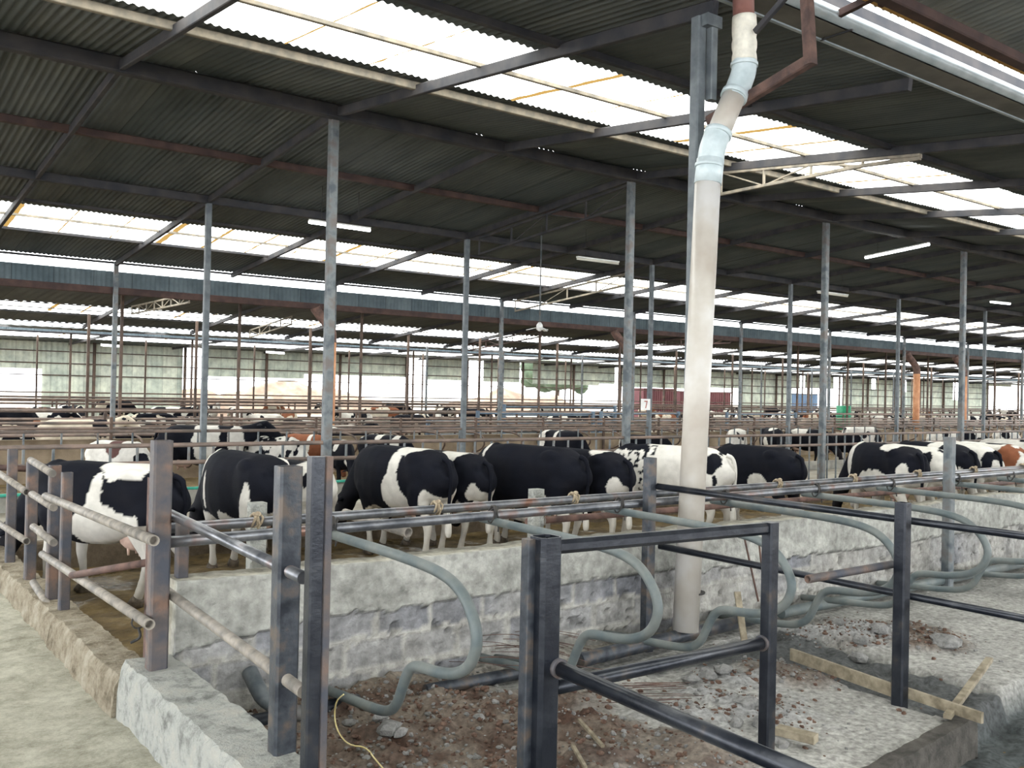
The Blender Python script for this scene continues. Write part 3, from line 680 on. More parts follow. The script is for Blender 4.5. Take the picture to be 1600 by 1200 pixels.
# front gate frame
e = empty('stall_gate', (2.85, 3.45, .05), 'black steel stall gate frame in the front with thick left post', 'gate'); el = Vector(e.location)
pL = onY(850, 838, 3.45); pR = onY(1204, 816, 3.42)
b = MB(); b.bar((pL.x-el.x+.012, 0, 0), (pL.x-el.x+.012, 0, pL.z-el.z), .125, .12, .16, hollow=True); b.obj('thick_post', 'front_steel', e)
b = MB(); b.bar((pL.x-el.x-.068, .03, 0), (pL.x-el.x-.068, .03, pL.z-el.z-.01), .045, .06, .1); b.obj('angle_iron', 'dark_steel', e)
MB().bar((pR.x-el.x, -.03, .17), (pR.x-el.x, -.03, pR.z-el.z), .075, .075).obj('post', 'front_steel', e)
z_t = onY(1000, 838, 3.43).z-.012
MB().bar((pL.x-el.x+.07, 0, z_t-el.z), (pR.x-el.x-.03, -.02, pR.z-el.z-.035), .062, .068, .3).obj('top_rail', 'front_steel', e)
z_a, z_b = onY(885, 1070, 3.45), onY(1195, 1004, 3.43)
MB().tube([(pL.x-el.x+.06, .0, z_a.z-el.z), (pR.x-el.x-.03, -.02, z_b.z-el.z)], .036, 16).obj('middle_rail', 'front_steel', e)
MB().tube([(pR.x-el.x-.035, -.02, z_b.z-el.z), (pR.x-el.x-.055, -.02, z_b.z-el.z)], .046, 16).obj('weld_collar', 'rust_steel', e)
s0 = onX(868, 1042, pL.x+.05); s1 = onX(1245, 1204, pL.x+.05); d = s1-s0
MB().tube([s0-el+Vector((0, 0, 0)), s1+d*.25-el], .036, 16).obj('side_rail', 'front_steel', e)
MB().tube([s0-el-d*.01, s0-el+d*.03], .046, 16).obj('weld_collar', 'rust_steel', e)

# pen fence from the corner post to the camera
XG = 1.66
e = empty('pen_fence', (XG, 5.42, .68), 'grey and rust pen fence of three posts on the stub wall', 'fence'); el = Vector(e.location)
pc = onY(253, 688, 5.42)
MB().bar((pc.x-el.x, 0, -.05), (pc.x-el.x, 0, pc.z-el.z), .105, .10, hollow=True).obj('corner_post', 'rust_steel', e)
pn = onX(451, 728, XG+.02); po = onX(505, 713, XG+.04)
MB().bar((pn.x-el.x, pn.y-el.y, -.6), (pn.x-el.x, pn.y-el.y, pn.z-el.z), .105, .09, hollow=True).obj('post', 'dark_steel', e)
MB().bar((po.x-el.x-.03, po.y-el.y, -.6), (po.x-el.x-.03, po.y-el.y, po.z-el.z), .062, .062).obj('post', 'front_steel', e)
MB().bar((po.x-el.x+.022, po.y-el.y+.01, -.6), (po.x-el.x+.022, po.y-el.y+.01, po.z-el.z), .035, .06).obj('angle_iron', 'rust_steel', e)
for (a0, a1, nm) in (((257, 799), (474, 903), 'upper_rail'), ((257, 921), (474, 1081), 'lower_rail')):
    p_, q_ = onX(*a0, XG), onX(*a1, XG+.02)
    MB().tube([p_-el, q_-el], .028, 14).obj(nm, 'dusty_pipe' if nm == 'lower_rail' else 'pipe_steel', e)
q_ = onX(482, 955, XG+.03)
MB().tube([q_-el+Vector((.1, .05, .01)), q_-el], .018, 12, open_end=.04).obj('pipe_stub', 'rust', e)

# left yard fence on the curb
XL = 1.55
e = empty('yard_fence', (XL, 7.6, .5), 'rusty fence on the curb at the left with slanting open pipe ends', 'fence'); el = Vector(e.location)
def lpost(px, py, X, w_, m, dz=.0, nm='post'):
    p_ = onX(px, py, X); MB().bar(Vector((p_.x, p_.y, .48))-el, p_-el, w_, w_, hollow=True).obj(nm, m, e); return p_
lpost(86, 727, XL, .085, 'rust_steel'); lpost(105, 738, XL, .075, 'rust_steel'); lpost(94, 738, XL+.04, .05, 'dark_steel')
lpost(51, 722, XL, .09, 'rust_steel'); lpost(20, 702, XL, .085, 'rust_steel'); lpost(240, 746, XL+.12, .06, 'rust')
for (a0, a1, oe, nm) in (((71, 775), (241, 845), .06, 'upper_rail'), ((66, 866), (234, 976), .08, 'lower_rail'), ((48, 719), (82, 740), 0, 'top_rail'), ((50, 772), (84, 793), 0, 'upper_rail'), ((52, 823), (84, 848), 0, 'middle_rail'),
                     ((52, 910), (76, 948), 0, 'lower_rail'), ((-20, 727), (42, 769), .06, 'top_rail'), ((-20, 806), (42, 846), .06, 'middle_rail')):
    p_, q_ = onX(*a0, XL-.05), onX(*a1, XL-.05)
    MB().tube([p_-el, q_-el], .030, 14, open_end=oe).obj(nm, 'dusty_pipe', e)
p_, q_ = onX(128, 897, 1.75), onY(242, 877, 5.75)
seg('cross_pipe', onY(112, 899, 7.0), onY(242, 877, 5.95), .024, 'rust', 'low rusty pipe crossing behind the left fence posts', 'pipe')
seg('cross_pipe', onY(192, 829, 6.4), onY(240, 826, 6.2), .02, 'dusty_pipe', 'short dusty pipe at the belly of the leftmost cow', 'pipe', open_end=.04)
seg('cross_pipe', onY(-30, 729, 11.9), onY(48, 733, 11.9), .035, 'rust', 'far rusty pipe at the left edge beyond the fence', 'pipe')
# loose wire tie on the open pipe
q = onX(216, 972, XL-.05); b = MB(); b.tube([(0+.036*cos(a), 0, .036*sin(a)) for a in [2*pi*t/12 for t in range(13)]], .005, 6); b.tube(smooth_path([(0, 0, -.03), (.02, 0, -.09), (-.03, .03, -.12)]), .008, 6)
tag(b.obj('wire_tie', 'wire_black', loc=q), 'wire tie and scrap hanging from the open lower pipe', 'wire')

# ------------------------------------------------------------------ things lying on the stall floor
def gz(x, y): return ground(x, y)[0]
def flatpipe(a, b_, r, m, label, z=.31, oe=0):
    p_, q_ = onZ(*a, z), onZ(*b_, z); return seg('floor_pipe', p_, q_, r, m, label, 'pipe', open_end=oe, n=18)
flatpipe((392, 1132), (560, 1098), .055, 'front_steel', 'thick black pipe lying at the foot of the twin posts')
flatpipe((665, 1080), (870, 1040), .045, 'dark_steel', 'dark pipe lying across the soil towards the gate post')
flatpipe((905, 1032), (1195, 962), .055, 'dark_steel', 'thick dark pipe lying along the foot of the wall', .36)
flatpipe((1220, 958), (1610, 878), .05, 'galv_paint', 'grey pipe lying along the wall at the right', .34)
flatpipe((1305, 870), (1365, 884), .035, 'dark_steel', 'short grey pipe lying by the wall at the right', .42)
flatpipe((745, 1022), (900, 1045), .022, 'galv_paint', 'thin pipe lying behind the gate post', .33)
q = onZ(395, 1050, .5); b = MB(); b.tube(smooth_path([(0, .1, .02), (0, 0, -.03), (.03, -.08, -.12), (.22, -.22, -.20)]), .05, 16)
tag(b.obj('drain_elbow', 'post_dark', loc=onY(400, 1062, 5.46)), 'dusty bent drain pipe at the corner of the block wall', 'pipe')
def plank(a, b_, z, w_, h_, label, zz=None, m='wood'):
    p_, q_ = onZ(*a, z), onZ(*b_, zz if zz is not None else z); mid = (p_+q_)/2
    bb = MB(); bb.bar(p_-mid, q_-mid, w_, h_, .08); return tag(bb.obj('wooden_board', m, loc=mid), label, 'board')
plank((1236, 1022), (1405, 1082), .34, .025, .09, 'wooden formwork board along the wet trench')
plank((1405, 1078), (1535, 1122), .33, .025, .07, 'farther piece of formwork board right of the dark post', )
plank((1215, 1140), (1275, 1155), .31, .08, .05, 'short offcut of yellow board behind the gate frame')
plank((1480, 1120), (1546, 1030), .30, .05, .03, 'cement smeared stick leaning over the trench', .42)
plank((905, 1125), (942, 1166), .33, .02, .02, 'small wooden stick lying on the soil, left one')
plank((895, 1165), (915, 1200), .33, .02, .02, 'small wooden stick at the bottom of the soil heap')
a_ = onY(1152, 925, 4.75); b_ = onY(1163, 1002, 4.6); bb = MB(); bb.bar((0, 0, 0), b_-a_, .05, .02); tag(bb.obj('wooden_stake', 'wood', loc=a_), 'upright wooden stake behind the gate frame', 'stake')
for (a0, b0, l) in (((1162, 835), (1185, 940), 'left of two thin rusty rods leaning on the wall'), ((1185, 838), (1195, 935), 'right of two thin rusty rods leaning on the wall')):
    a_, b_ = onY(*a0, 5.52), onY(*b0, 5.3); seg('rusty_rod', b_, a_, .009, 'rust', l, 'rod', n=8)
# twine
b = MB(); pts = [onZ(x, y, z) for x, y, z in ((537, 1085, .52), (525, 1095, .45), (522, 1120, .33), (528, 1145, .32), (545, 1165, .32), (572, 1167, .32), (585, 1185, .33), (598, 1200, .33))]
b.tube(smooth_path(pts), .0045, 6); tag(b.obj('baling_twine', 'twine'), 'yellow twine trailing over the soil by the twin posts', 'twine')
# wire mesh scrap
b = MB(); r_ = random.Random(3)
for k in range(26):
    p_ = onZ(700+r_.random()*120, 975+r_.random()*70, .38+.12*r_.random()); d = Vector((.35+.25*r_.random(), -.25-.2*r_.random(), -.1*r_.random()))
    b.tube(smooth_path([p_, p_+d*.5+Vector((0, 0, .04)), p_+d]), .0025, 4)
for k in range(14):
    p_ = onZ(940+r_.random()*60, 1060+r_.random()*40, .3); d = Vector((.3+.1*r_.random(), -.15-.1*r_.random(), 0)); b.tube([p_, p_+d], .0025, 4)
tag(b.obj('wire_tangle', 'rust', ), 'tangle of thin rusty wire lying against the wall', 'wire', kind='stuff')
# rubble: small stones are uncountable, larger lumps are separate
def stone(b, x, y, z, r, rr):
    n0 = len(b.v); ax = (r*(.7+.6*rr.random()), r*(.7+.6*rr.random()), r*(.45+.4*rr.random())); b.ell((x, y, z), ax, 7, 5)
    s = rr.random()*90
    for k in range(n0, len(b.v)):
        v = Vector(b.v[k]); d = v-Vector((x, y, z)); b.v[k] = tuple(Vector((x, y, z))+d*(1+.45*noise.noise(d*(1.6/r)+Vector((s, 0, 0)))))
    for k in range(len(b.sm)-1, -1, -1): b.sm[k] = False
rr = random.Random(5); b = MB(); b.c = None
cnt = 0; bs = {'a': MB(), 'b': MB()}
while cnt < 3600:
    x, y = 1.9+6.6*rr.random(), 3.1+2.45*rr.random(); s = soilf(x, y); wv = max([0]+[1-sqrt((x-cx)**2+(y-cy)**2)/r for cx, cy, r in WHITE])
    if rr.random() > s*.9+wv*1.2+.02: continue
    cnt += 1; r = .006+.016*rr.random()**3; stone(bs['a' if rr.random() < .42 else 'b'], x, y, gz(x, y)+r*.2, r, rr)
for k in bs: bs[k].sm = [False]*len(bs[k].f)
tag(bs['a'].obj('small_stones', 'chunk'), 'scattered small grey stones over the stall floor', 'rubble', kind='stuff')
M['soil'] = mat('soil', (.07, .038, .028), (.17, .11, .08), 20, .95, bmp=.6)
tag(bs['b'].obj('soil_clods', 'soil'), 'scattered small brown clods over the stall floor', 'soil', kind='stuff')
for i, (px, py, r, l) in enumerate(((607, 1150, .075, 'large rounded stone beside the foot of the nearest divider'), (592, 1133, .05, 'stone left of the large rounded stone'), (625, 1153, .045, 'pale stone right of the large rounded stone'), (748, 1128, .035, 'pale stone alone on the brown soil'),
        (742, 1180, .035, 'pale stone low on the brown soil'), (545, 1130, .035, 'grey stone beside the yellow twine'), (1105, 1055, .075, 'flat grey concrete flake under the middle rail, left one'), (1130, 1052, .07, 'flat grey concrete flake under the middle rail, right one'),
        (1080, 1058, .06, 'small concrete flake left of the flat flakes'), (1165, 1100, .07, 'concrete lump left of the gate upright'), (1150, 1125, .05, 'lower concrete lump left of the gate upright'), (1190, 1125, .06, 'concrete lump behind the gate upright'),
        (1375, 990, .09, 'large pale concrete lump left of the dark post'), (1345, 1000, .07, 'pale concrete lump beside the largest one'), (1310, 975, .06, 'pale concrete lump near the dividers'), (1340, 1012, .07, 'concrete flake under the pale lumps'),
        (1478, 1005, .10, 'lone grey slab fragment on the clean floor at right'), (1105, 925, .06, 'dark rubble lump at the foot of the drain pipe'), (1125, 930, .07, 'brown rubble lump right of the drain pipe'), (1220, 1150, .05, 'pale lump beside the yellow offcut'))):
    q = onZ(px, py, .3); b = MB(); stone(b, 0, 0, 0, r, rr); b.sm = [False]*len(b.f)
    o = tag(b.obj('concrete_chunk', 'chunk', loc=(q.x, q.y, gz(q.x, q.y)+r*.25)), l, 'rubble')
o = rough_box('slab_edge', 0, .12, 0, 2.6, .0, .27, 'kerb', .05, .012); o.rotation_euler = (0, 0, radians(-83)); o.location = (3.45, 2.82, .0); tag(o, 'rough concrete kerb along the dark channel in front', 'curb')

# ------------------------------------------------------------------ cows
def cow_mesh(pose, seed=0):
    b = MB()
    tr = [(-.90, 1.17, .13, .12), (-.86, 1.14, .22, .20), (-.74, 1.09, .315, .27), (-.56, 1.06, .36, .30), (-.34, 1.03, .385, .29), (-.08, .99, .425, .335), (.18, .985, .43, .34), (.40, 1.0, .42, .30), (.58, 1.02, .385, .25), (.72, 1.05, .33, .20), (.82, 1.06, .26, .15)]
    b.loft([(x, 0, z) for x, z, h, w_ in tr], [(w_, h) for x, z, h, w_ in tr], 24, 2.35)
    b.ell((-.50, .20, 1.285), (.17, .085, .09)); b.ell((-.50, -.20, 1.285), (.17, .085, .09))   # hook bones
    b.ell((.60, 0, 1.28), (.20, .08, .14)); b.ell((-.80, .11, 1.22), (.09, .07, .08)); b.ell((-.80, -.11, 1.22), (.09, .07, .08))
    if pose.startswith('eat'):
        nk = [(.62, 1.12, .30, .16), (.82, .98, .25, .13), (1.0, .82, .19, .11), (1.14, .68, .15, .105)]
        hd = [(1.10, .70, .12, .10), (1.20, .60, .15, .125), (1.27, .47, .13, .11), (1.32, .34, .10, .08), (1.36, .23, .085, .08), (1.375, .17, .06, .06)]
    else:
        nk = [(.62, 1.12, .30, .16), (.84, 1.20, .23, .13), (1.04, 1.30, .17, .11), (1.18, 1.38, .14, .10)]
        hd = [(1.12, 1.42, .10, .09), (1.24, 1.40, .15, .12), (1.38, 1.31, .13, .11), (1.52, 1.20, .10, .08), (1.62, 1.12, .085, .08), (1.66, 1.09, .06, .06)]
    b.loft([(x, 0, z) for x, z, h, w_ in nk], [(w_, h) for x, z, h, w_ in nk], 18, 2.1)
    b.loft([(x, 0, z) for x, z, h, w_ in hd], [(w_, h) for x, z, h, w_ in hd], 16, 2.3)
    st = {'a': (.0, .10, -.08, .07), 'b': (.14, -.08, .10, -.10), 'c': (-.05, .05, .02, -.02)}[pose[-1]]
    hooves = []
    for s, dh, df in ((1, st[0], st[2]), (-1, st[1], st[3])):
        b.loft([(-.60, .15*s, 1.08), (-.62, .19*s, .90), (-.60+dh*.15, .20*s, .76), (-.68+dh*.4, .185*s, .62), (-.76+dh*.6, .175*s, .50), (-.765+dh*.7, .17*s, .42), (-.74+dh*.85, .165*s, .28), (-.72+dh, .165*s, .13), (-.69+dh, .165*s, .06)],
               [(.13, .22), (.13, .21), (.10, .16), (.07, .095), (.052, .072), (.05, .055), (.038, .042), (.05, .05), (.05, .055)], 14)
        hooves.append((-.67+dh, .165*s))
        b.loft([(.50, .13*s, 1.05), (.50, .19*s, .88), (.46+df*.1, .19*s, .70), (.48+df*.4, .18*s, .56), (.50+df*.6, .17*s, .44), (.50+df*.7, .165*s, .38), (.49+df*.85, .165*s, .24), (.49+df, .165*s, .13), (.51+df, .165*s, .06)],
               [(.08, .19), (.09, .17), (.075, .12), (.058, .075), (.058, .062), (.05, .052), (.038, .04), (.048, .05), (.052, .055)], 14)
        hooves.append((.53+df, .165*s))
    b.ell((.55, 0, .72), (.12, .09, .13))
    me = b.mesh('cow_body'); o = bpy.data.objects.new('tmp', me); COL.objects.link(o)
    r = o.modifiers.new('r', 'REMESH'); r.mode = 'VOXEL'; r.voxel_size = .024
    s = o.modifiers.new('s', 'SMOOTH'); s.factor = .5; s.iterations = 5
    dg = bpy.context.evaluated_depsgraph_get(); out = bpy.data.meshes.new_from_object(o.evaluated_get(dg)); bpy.data.objects.remove(o)
    out.polygons.foreach_set('use_smooth', [True]*len(out.polygons)); return out, hooves
POSES = {p: cow_mesh(p) for p in ('eat_a', 'eat_b', 'eat_c', 'up_a', 'up_c')}
HE = {'eat': ((1.15, .12, .63), (1.24, .105, .56), 1), 'up': ((1.17, .13, 1.44), (1.29, .115, 1.39), 0)}
hoof_me = MB().loft([(-.045, 0, .09), (-.02, 0, .045), (.0, 0, 0)], [(.052, .055), (.058, .07), (.062, .085)], 12, 2.3, up=(0, 1, 0)).mesh('hoof')
ud = MB(); ud.ell((-.40, 0, .66), (.20, .14, .14), 14, 9)
for sx in (-.07, .07):
    for sy in (-.06, .06): ud.loft([(-.42+sx, sy, .56), (-.42+sx, sy, .48)], [(.018, .018), (.012, .012)], 8)
udder_me = ud.mesh('udder')
ear_me = MB().loft([(0, 0, 0), (0, .06, .005), (-.01, .12, -.01), (-.01, .17, -.03)], [(.03, .035), (.06, .02), (.055, .018), (.015, .008)], 10, up=(1, 0, 0)).mesh('ear')
tail_b = MB(); tail_b.loft(smooth_path([(-.84, 0, 1.30), (-.93, 0, 1.26), (-.965, 0, 1.10), (-.95, 0, .85), (-.93, 0, .66), (-.94, 0, .52), (-.945, 0, .40)]), [(.03, .035)]*6+[(.022, .024)]*10+[(.03, .035)]*4+[(.035, .04)]*8+[(.012, .012)]*0, 10) if False else None
tp = smooth_path([(-.84, 0, 1.30), (-.93, 0, 1.27), (-.975, 0, 1.10), (-.96, 0, .85), (-.94, 0, .66), (-.945, 0, .50), (-.95, 0, .36)])
tb = MB(); tb.loft(tp, [((.034-.016*min(1, i/len(tp)*1.5) if i < len(tp)*.68 else (.018+.024*sin(pi*min(1, (i/len(tp)-.68)/.32)**.8))),)*2 for i in range(len(tp))], 10, up=(0, 1, 0)); 
TAILV, TAILF, TAILS = tb.v, tb.f, tb.sm
BLK, WHT, BRN, CRM = (.0055, .0065, .011), (.62, .60, .55), (.20, .075, .038), (.56, .50, .40)
def paint(me, fn):
    ca = me.color_attributes.new('Col', 'FLOAT_COLOR', 'POINT'); buf = []
    for v in me.vertices:
        x, y, z = v.co; c = fn(x, y, z)
        d = max(0, min(1, (.55-z)*.9)); k = .22*max(0, min(1, (.8-z)*1.4))+.12*max(0, noise.noise(v.co*4))   # dried mud on the lower legs
        c = Vector(c).lerp(Vector((.20, .15, .09)), k if c[0] > .2 else k*.25); buf += [*c, 1]
    ca.data.foreach_set('color', buf)
def patchfn(basec, patches, nzamt=.35, f=3.5, seed=0, spot=None, legs=None):
    def fn(x, y, z):
        n = noise.fractal(Vector((x*f+seed, y*f, z*f)), 1., 2., 3); c = basec
        if legs and z < .62+.12*n and x < 1.0 : c = legs
        for p in patches:
            (cx, cy, cz, rx, ry, rz, col) = p
            d = ((x-cx)/rx)**2+((z-cz)/rz)**2+(((y-cy)/ry)**2 if ry else 0)
            if sqrt(d)+nzamt*n < 1: c = col
        if spot:
            col, thr, ff, x0_, x1_, z0_ = spot
            if x0_ < x < x1_ and z > z0_ and noise.noise(Vector((x*ff+seed, y*ff, z*ff))) > thr: c = col
        return c
    return fn
def randfn(seed, thr=0., c1=BLK, c2=WHT):
    def fn(x, y, z):
        n = noise.fractal(Vector((x*1.7+seed*7.1, y*1.7, z*1.7)), 1., 2., 3)
        if z < .6 and x < 1.0: n -= .5
        return c1 if n > thr else c2
    return fn
def make_cow(name, pose, fn, tipcol=WHT, tailcol=BLK, earcol=BLK, label='', rootkw={}):
    me0, hv = POSES[pose]; me = me0.copy(); me.name = 'cow_body'; paint(me, fn)
    e = empty(name, (0, 0, 0), label, 'cow'); link('body', me, 'coat', e)
    t = MB(); t.v, t.f, t.sm = list(TAILV), list(TAILF), list(TAILS); t.c = [tipcol if v[2] < .72+.03*sin(k) else tailcol for k, v in enumerate(TAILV)]; t.obj('tail', 'coat', e)
    link('udder', udder_me, 'pink', e)
    for (hx, hy) in hv: link('hoof', hoof_me, 'hoof', e, (hx, hy, 0))
    ep, yp, dn = HE[pose.split('_')[0]]
    for s in (1, -1):
        em = ear_me.copy(); ca = em.color_attributes.new('Col', 'FLOAT_COLOR', 'POINT'); ca.data.foreach_set('color', [q for _ in em.vertices for q in (*earcol, 1)])
        o = link('ear', em, 'coat', e, (ep[0], ep[1]*s*.8, ep[2])); o.scale = (1, s, 1)
        MB().ell((0, 0, 0), (.02, .014, .02), 8, 6).obj('eye', 'eye', e, (yp[0], yp[1]*s, yp[2]))
    return e
def heading(e, deg): e.rotation_euler = (0, 0, pi/2-radians(deg))
GZ = .07
def put(e, x, y, deg, sc=1., z=GZ): e.location = (x, y, z); e.scale = (sc,)*3; heading(e, deg); return e
def rump_at(e, px, py, deg, Y=None, sc=.97, z=1.38):
    """stand the cow so that its hip bones come where the photo shows them"""
    p = onZ(px, py, z*sc+GZ) if Y is None else onY(px, py, Y)
    if Y is not None: sc = max(.9, min(1.08, (p.z-GZ)/z))
    d = Vector((sin(radians(deg)), cos(radians(deg)))); return put(e, p.x+.62*d.x*sc, p.y+.62*d.y*sc, deg, sc)

# --- first row, from the left
A_ = make_cow('cow', 'eat_b', patchfn(BLK, [(-.42, 0, 1.42, .36, 0, .20, WHT), (-.13, 0, 1.08, .08, 0, .28, WHT), (-.25, 0, .74, .46, 0, .30, WHT), (-.52, 0, 1.10, .34, 0, .17, BLK), (-.80, 0, 1.2, .16, 0, .3, BLK), (-.76, 0, .85, .12, 0, .25, BLK), (.50, 0, .30, .3, 0, .42, WHT), (-.72, 0, .25, .3, 0, .42, WHT)], .22, 3., 1),
               label='leftmost black cow with white saddle and belly, behind the rusty fence')
put(A_, 2.44, 10.28, -36, 1.0)
B1 = make_cow('cow', 'eat_a', patchfn(BLK, [(.50, 0, .25, .3, 0, .46, WHT), (.42, 0, .95, .06, 0, .22, WHT), (-.12, 0, .55, .25, 0, .2, WHT), (-.70, 0, .30, .3, 0, .50, WHT), (-.66, 0, .82, .10, 0, .3, WHT), (-.5, -.3, 1.35, .2, .2, .15, WHT), (.7, 0, 1.35, .1, 0, .3, WHT)], .25, 3., 9),
               label='black cow with white lower legs eating left of the twin dark posts')
rump_at(B1, 420, 716, -4, sc=1.03)
B2 = make_cow('cow', 'eat_c', patchfn(WHT, [(.5, 0, 1.35, .5, 0, .14, BLK), (-.1, 0, 1.42, .25, 0, .08, BLK), (-.55, 0, .88, .14, 0, .16, BLK), (1.15, 0, .6, .3, 0, .4, BLK), (-.75, 0, 1.2, .08, 0, .12, BLK)], .35, 4., 2), WHT, WHT,
               label='white cow with black spots half hidden behind the twin dark posts')
rump_at(B2, 494, 728, -6, Y=11.0)
C1 = make_cow('cow', 'eat_a', patchfn(BLK, [(-.20, 0, 1.22, .085, 0, .26, WHT), (-.34, .2, 1.42, .25, 0, .10, WHT), (-.24, 0, .84, .24, 0, .28, WHT), (-.62, 0, 1.05, .34, 0, .36, BLK), (.50, 0, .22, .3, 0, .38, WHT), (-.80, 0, .62, .10, 0, .30, WHT), (-.72, 0, .22, .3, 0, .36, WHT), (.25, 0, .55, .2, 0, .1, CRM)], .2, 3., 3),
               label='black cow with a thin white band down its side, left of centre')
rump_at(C1, 676, 706, -8, sc=1.04)
C2 = make_cow('cow', 'eat_b', patchfn(BLK, [(-.30, 0, 1.42, .22, 0, .18, WHT), (-.72, 0, .30, .3, 0, .50, WHT), (-.84, 0, .75, .09, 0, .3, WHT), (.5, 0, .25, .3, 0, .4, WHT)], .3, 3.5, 4),
               label='black cow with white patch on the loin, close right of the banded cow')
rump_at(C2, 740, 712, -8, Y=10.4)
D1 = make_cow('cow', 'eat_a', patchfn(BLK, [(.70, 0, 1.38, .05, 0, .16, WHT), (.50, 0, .25, .3, 0, .38, WHT), (-.72, 0, .28, .3, 0, .42, WHT), (-.42, 0, .66, .16, 0, .12, WHT)], .2, 3., 5),
               label='big solid black cow at the centre eating with lowered head')
rump_at(D1, 886, 703, -13, sc=1.05)
E1 = make_cow('cow', 'eat_c', patchfn(BLK, [(-.40, 0, 1.43, .16, 0, .08, WHT), (-.86, 0, .78, .09, 0, .30, WHT), (-.18, 0, .70, .12, 0, .14, WHT), (.5, 0, .25, .3, 0, .4, WHT), (-.72, 0, .25, .3, 0, .4, WHT)], .28, 3.5, 6),
               label='black cow with white thigh between the big black cow and the post')
rump_at(E1, 958, 709, -4, Y=9.7)
F1 = make_cow('cow', 'eat_b', patchfn(WHT, [(-.72, 0, 1.18, .10, 0, .14, BLK), (-.74, 0, .95, .03, 0, .10, BLK), (.52, 0, 1.38, .28, 0, .06, BLK), (1.2, 0, .5, .3, 0, .5, BLK), (.9, 0, .9, .14, 0, .3, BLK)], .5, 5., 11, spot=(BLK, .13, 16, .15, .95, .75)), WHT, WHT, WHT,
               label='white cow with black speckled shoulder behind the thick drain pipe')
rump_at(F1, 1112, 702, -26, sc=1.04)
G1 = make_cow('cow', 'eat_a', patchfn(BLK, [(-.30, 0, .78, .19, 0, .18, WHT), (.10, 0, .58, .1, 0, .1, WHT), (.5, 0, .2, .3, 0, .3, WHT), (-.72, 0, .2, .3, 0, .3, WHT)], .3, 3.5, 8),
               label='black cow with one white flank patch right of the drain pipe')
rump_at(G1, 1228, 703, 4, sc=1.01)
H1 = make_cow('cow', 'eat_c', patchfn(BLK, [(.66, 0, 1.1, .13, 0, .5, WHT), (-.35, 0, 1.42, .24, 0, .14, WHT), (-.18, 0, .76, .40, 0, .24, WHT), (-.8, 0, .8, .1, 0, .4, WHT), (-.72, 0, .3, .3, 0, .45, WHT), (.5, 0, .3, .3, 0, .5, WHT)], .3, 3.5, 12),
               label='black cow with white shoulder band and belly, right half of the row')
rump_at(H1, 1420, 700, 24, sc=1.05)
I1 = make_cow('cow', 'eat_a', patchfn(WHT, [(-.66, 0, 1.15, .12, 0, .2, BLK), (-.62, 0, .88, .12, 0, .1, BLK), (.6, 0, 1.2, .3, 0, .3, BLK)], .4, 4, 13), WHT, WHT,
               label='white cow with small black rump patch directly right of the banded one')
rump_at(I1, 1462, 702, 18, Y=8.4)
J1 = make_cow('cow', 'eat_b', patchfn(BLK, [(-.22, 0, 1.42, .16, 0, .13, WHT), (-.84, 0, .7, .1, 0, .36, WHT), (.5, 0, .3, .3, 0, .5, WHT), (-.72, 0, .3, .3, 0, .4, WHT)], .3, 3.5, 14),
               label='black cow behind the grey square post at the right')
rump_at(J1, 1500, 697, 14, sc=1.03)
K1 = make_cow('cow', 'eat_c', patchfn(WHT, [(-.52, 0, 1.02, .24, 0, .13, BLK), (-.84, 0, 1.12, .08, 0, .25, BLK)], .4, 4, 15), BLK, BLK,
               label='white cow with dark hip blotch second from the right edge')
rump_at(K1, 1538, 698, 12, Y=8.65)
L1 = make_cow('cow', 'eat_a', patchfn(WHT, [(-.60, 0, 1.15, .26, 0, .26, BRN), (-.3, 0, 1.45, .3, 0, .06, BLK)], .3, 3.5, 16), WHT, BRN,
               label='white cow with big brown rump patch at the right edge')
rump_at(L1, 1584, 697, 8, Y=8.52)
M1 = make_cow('cow', 'eat_c', patchfn(WHT, [(-.4, 0, 1.45, .2, 0, .1, BLK), (-.75, 0, 1.3, .1, 0, .12, BLK)], .3, 3.5, 18), label='white cow beyond the brown rumped cow, cut by the photo edge')
rump_at(M1, 1618, 690, -12, Y=11.2, sc=1.0)

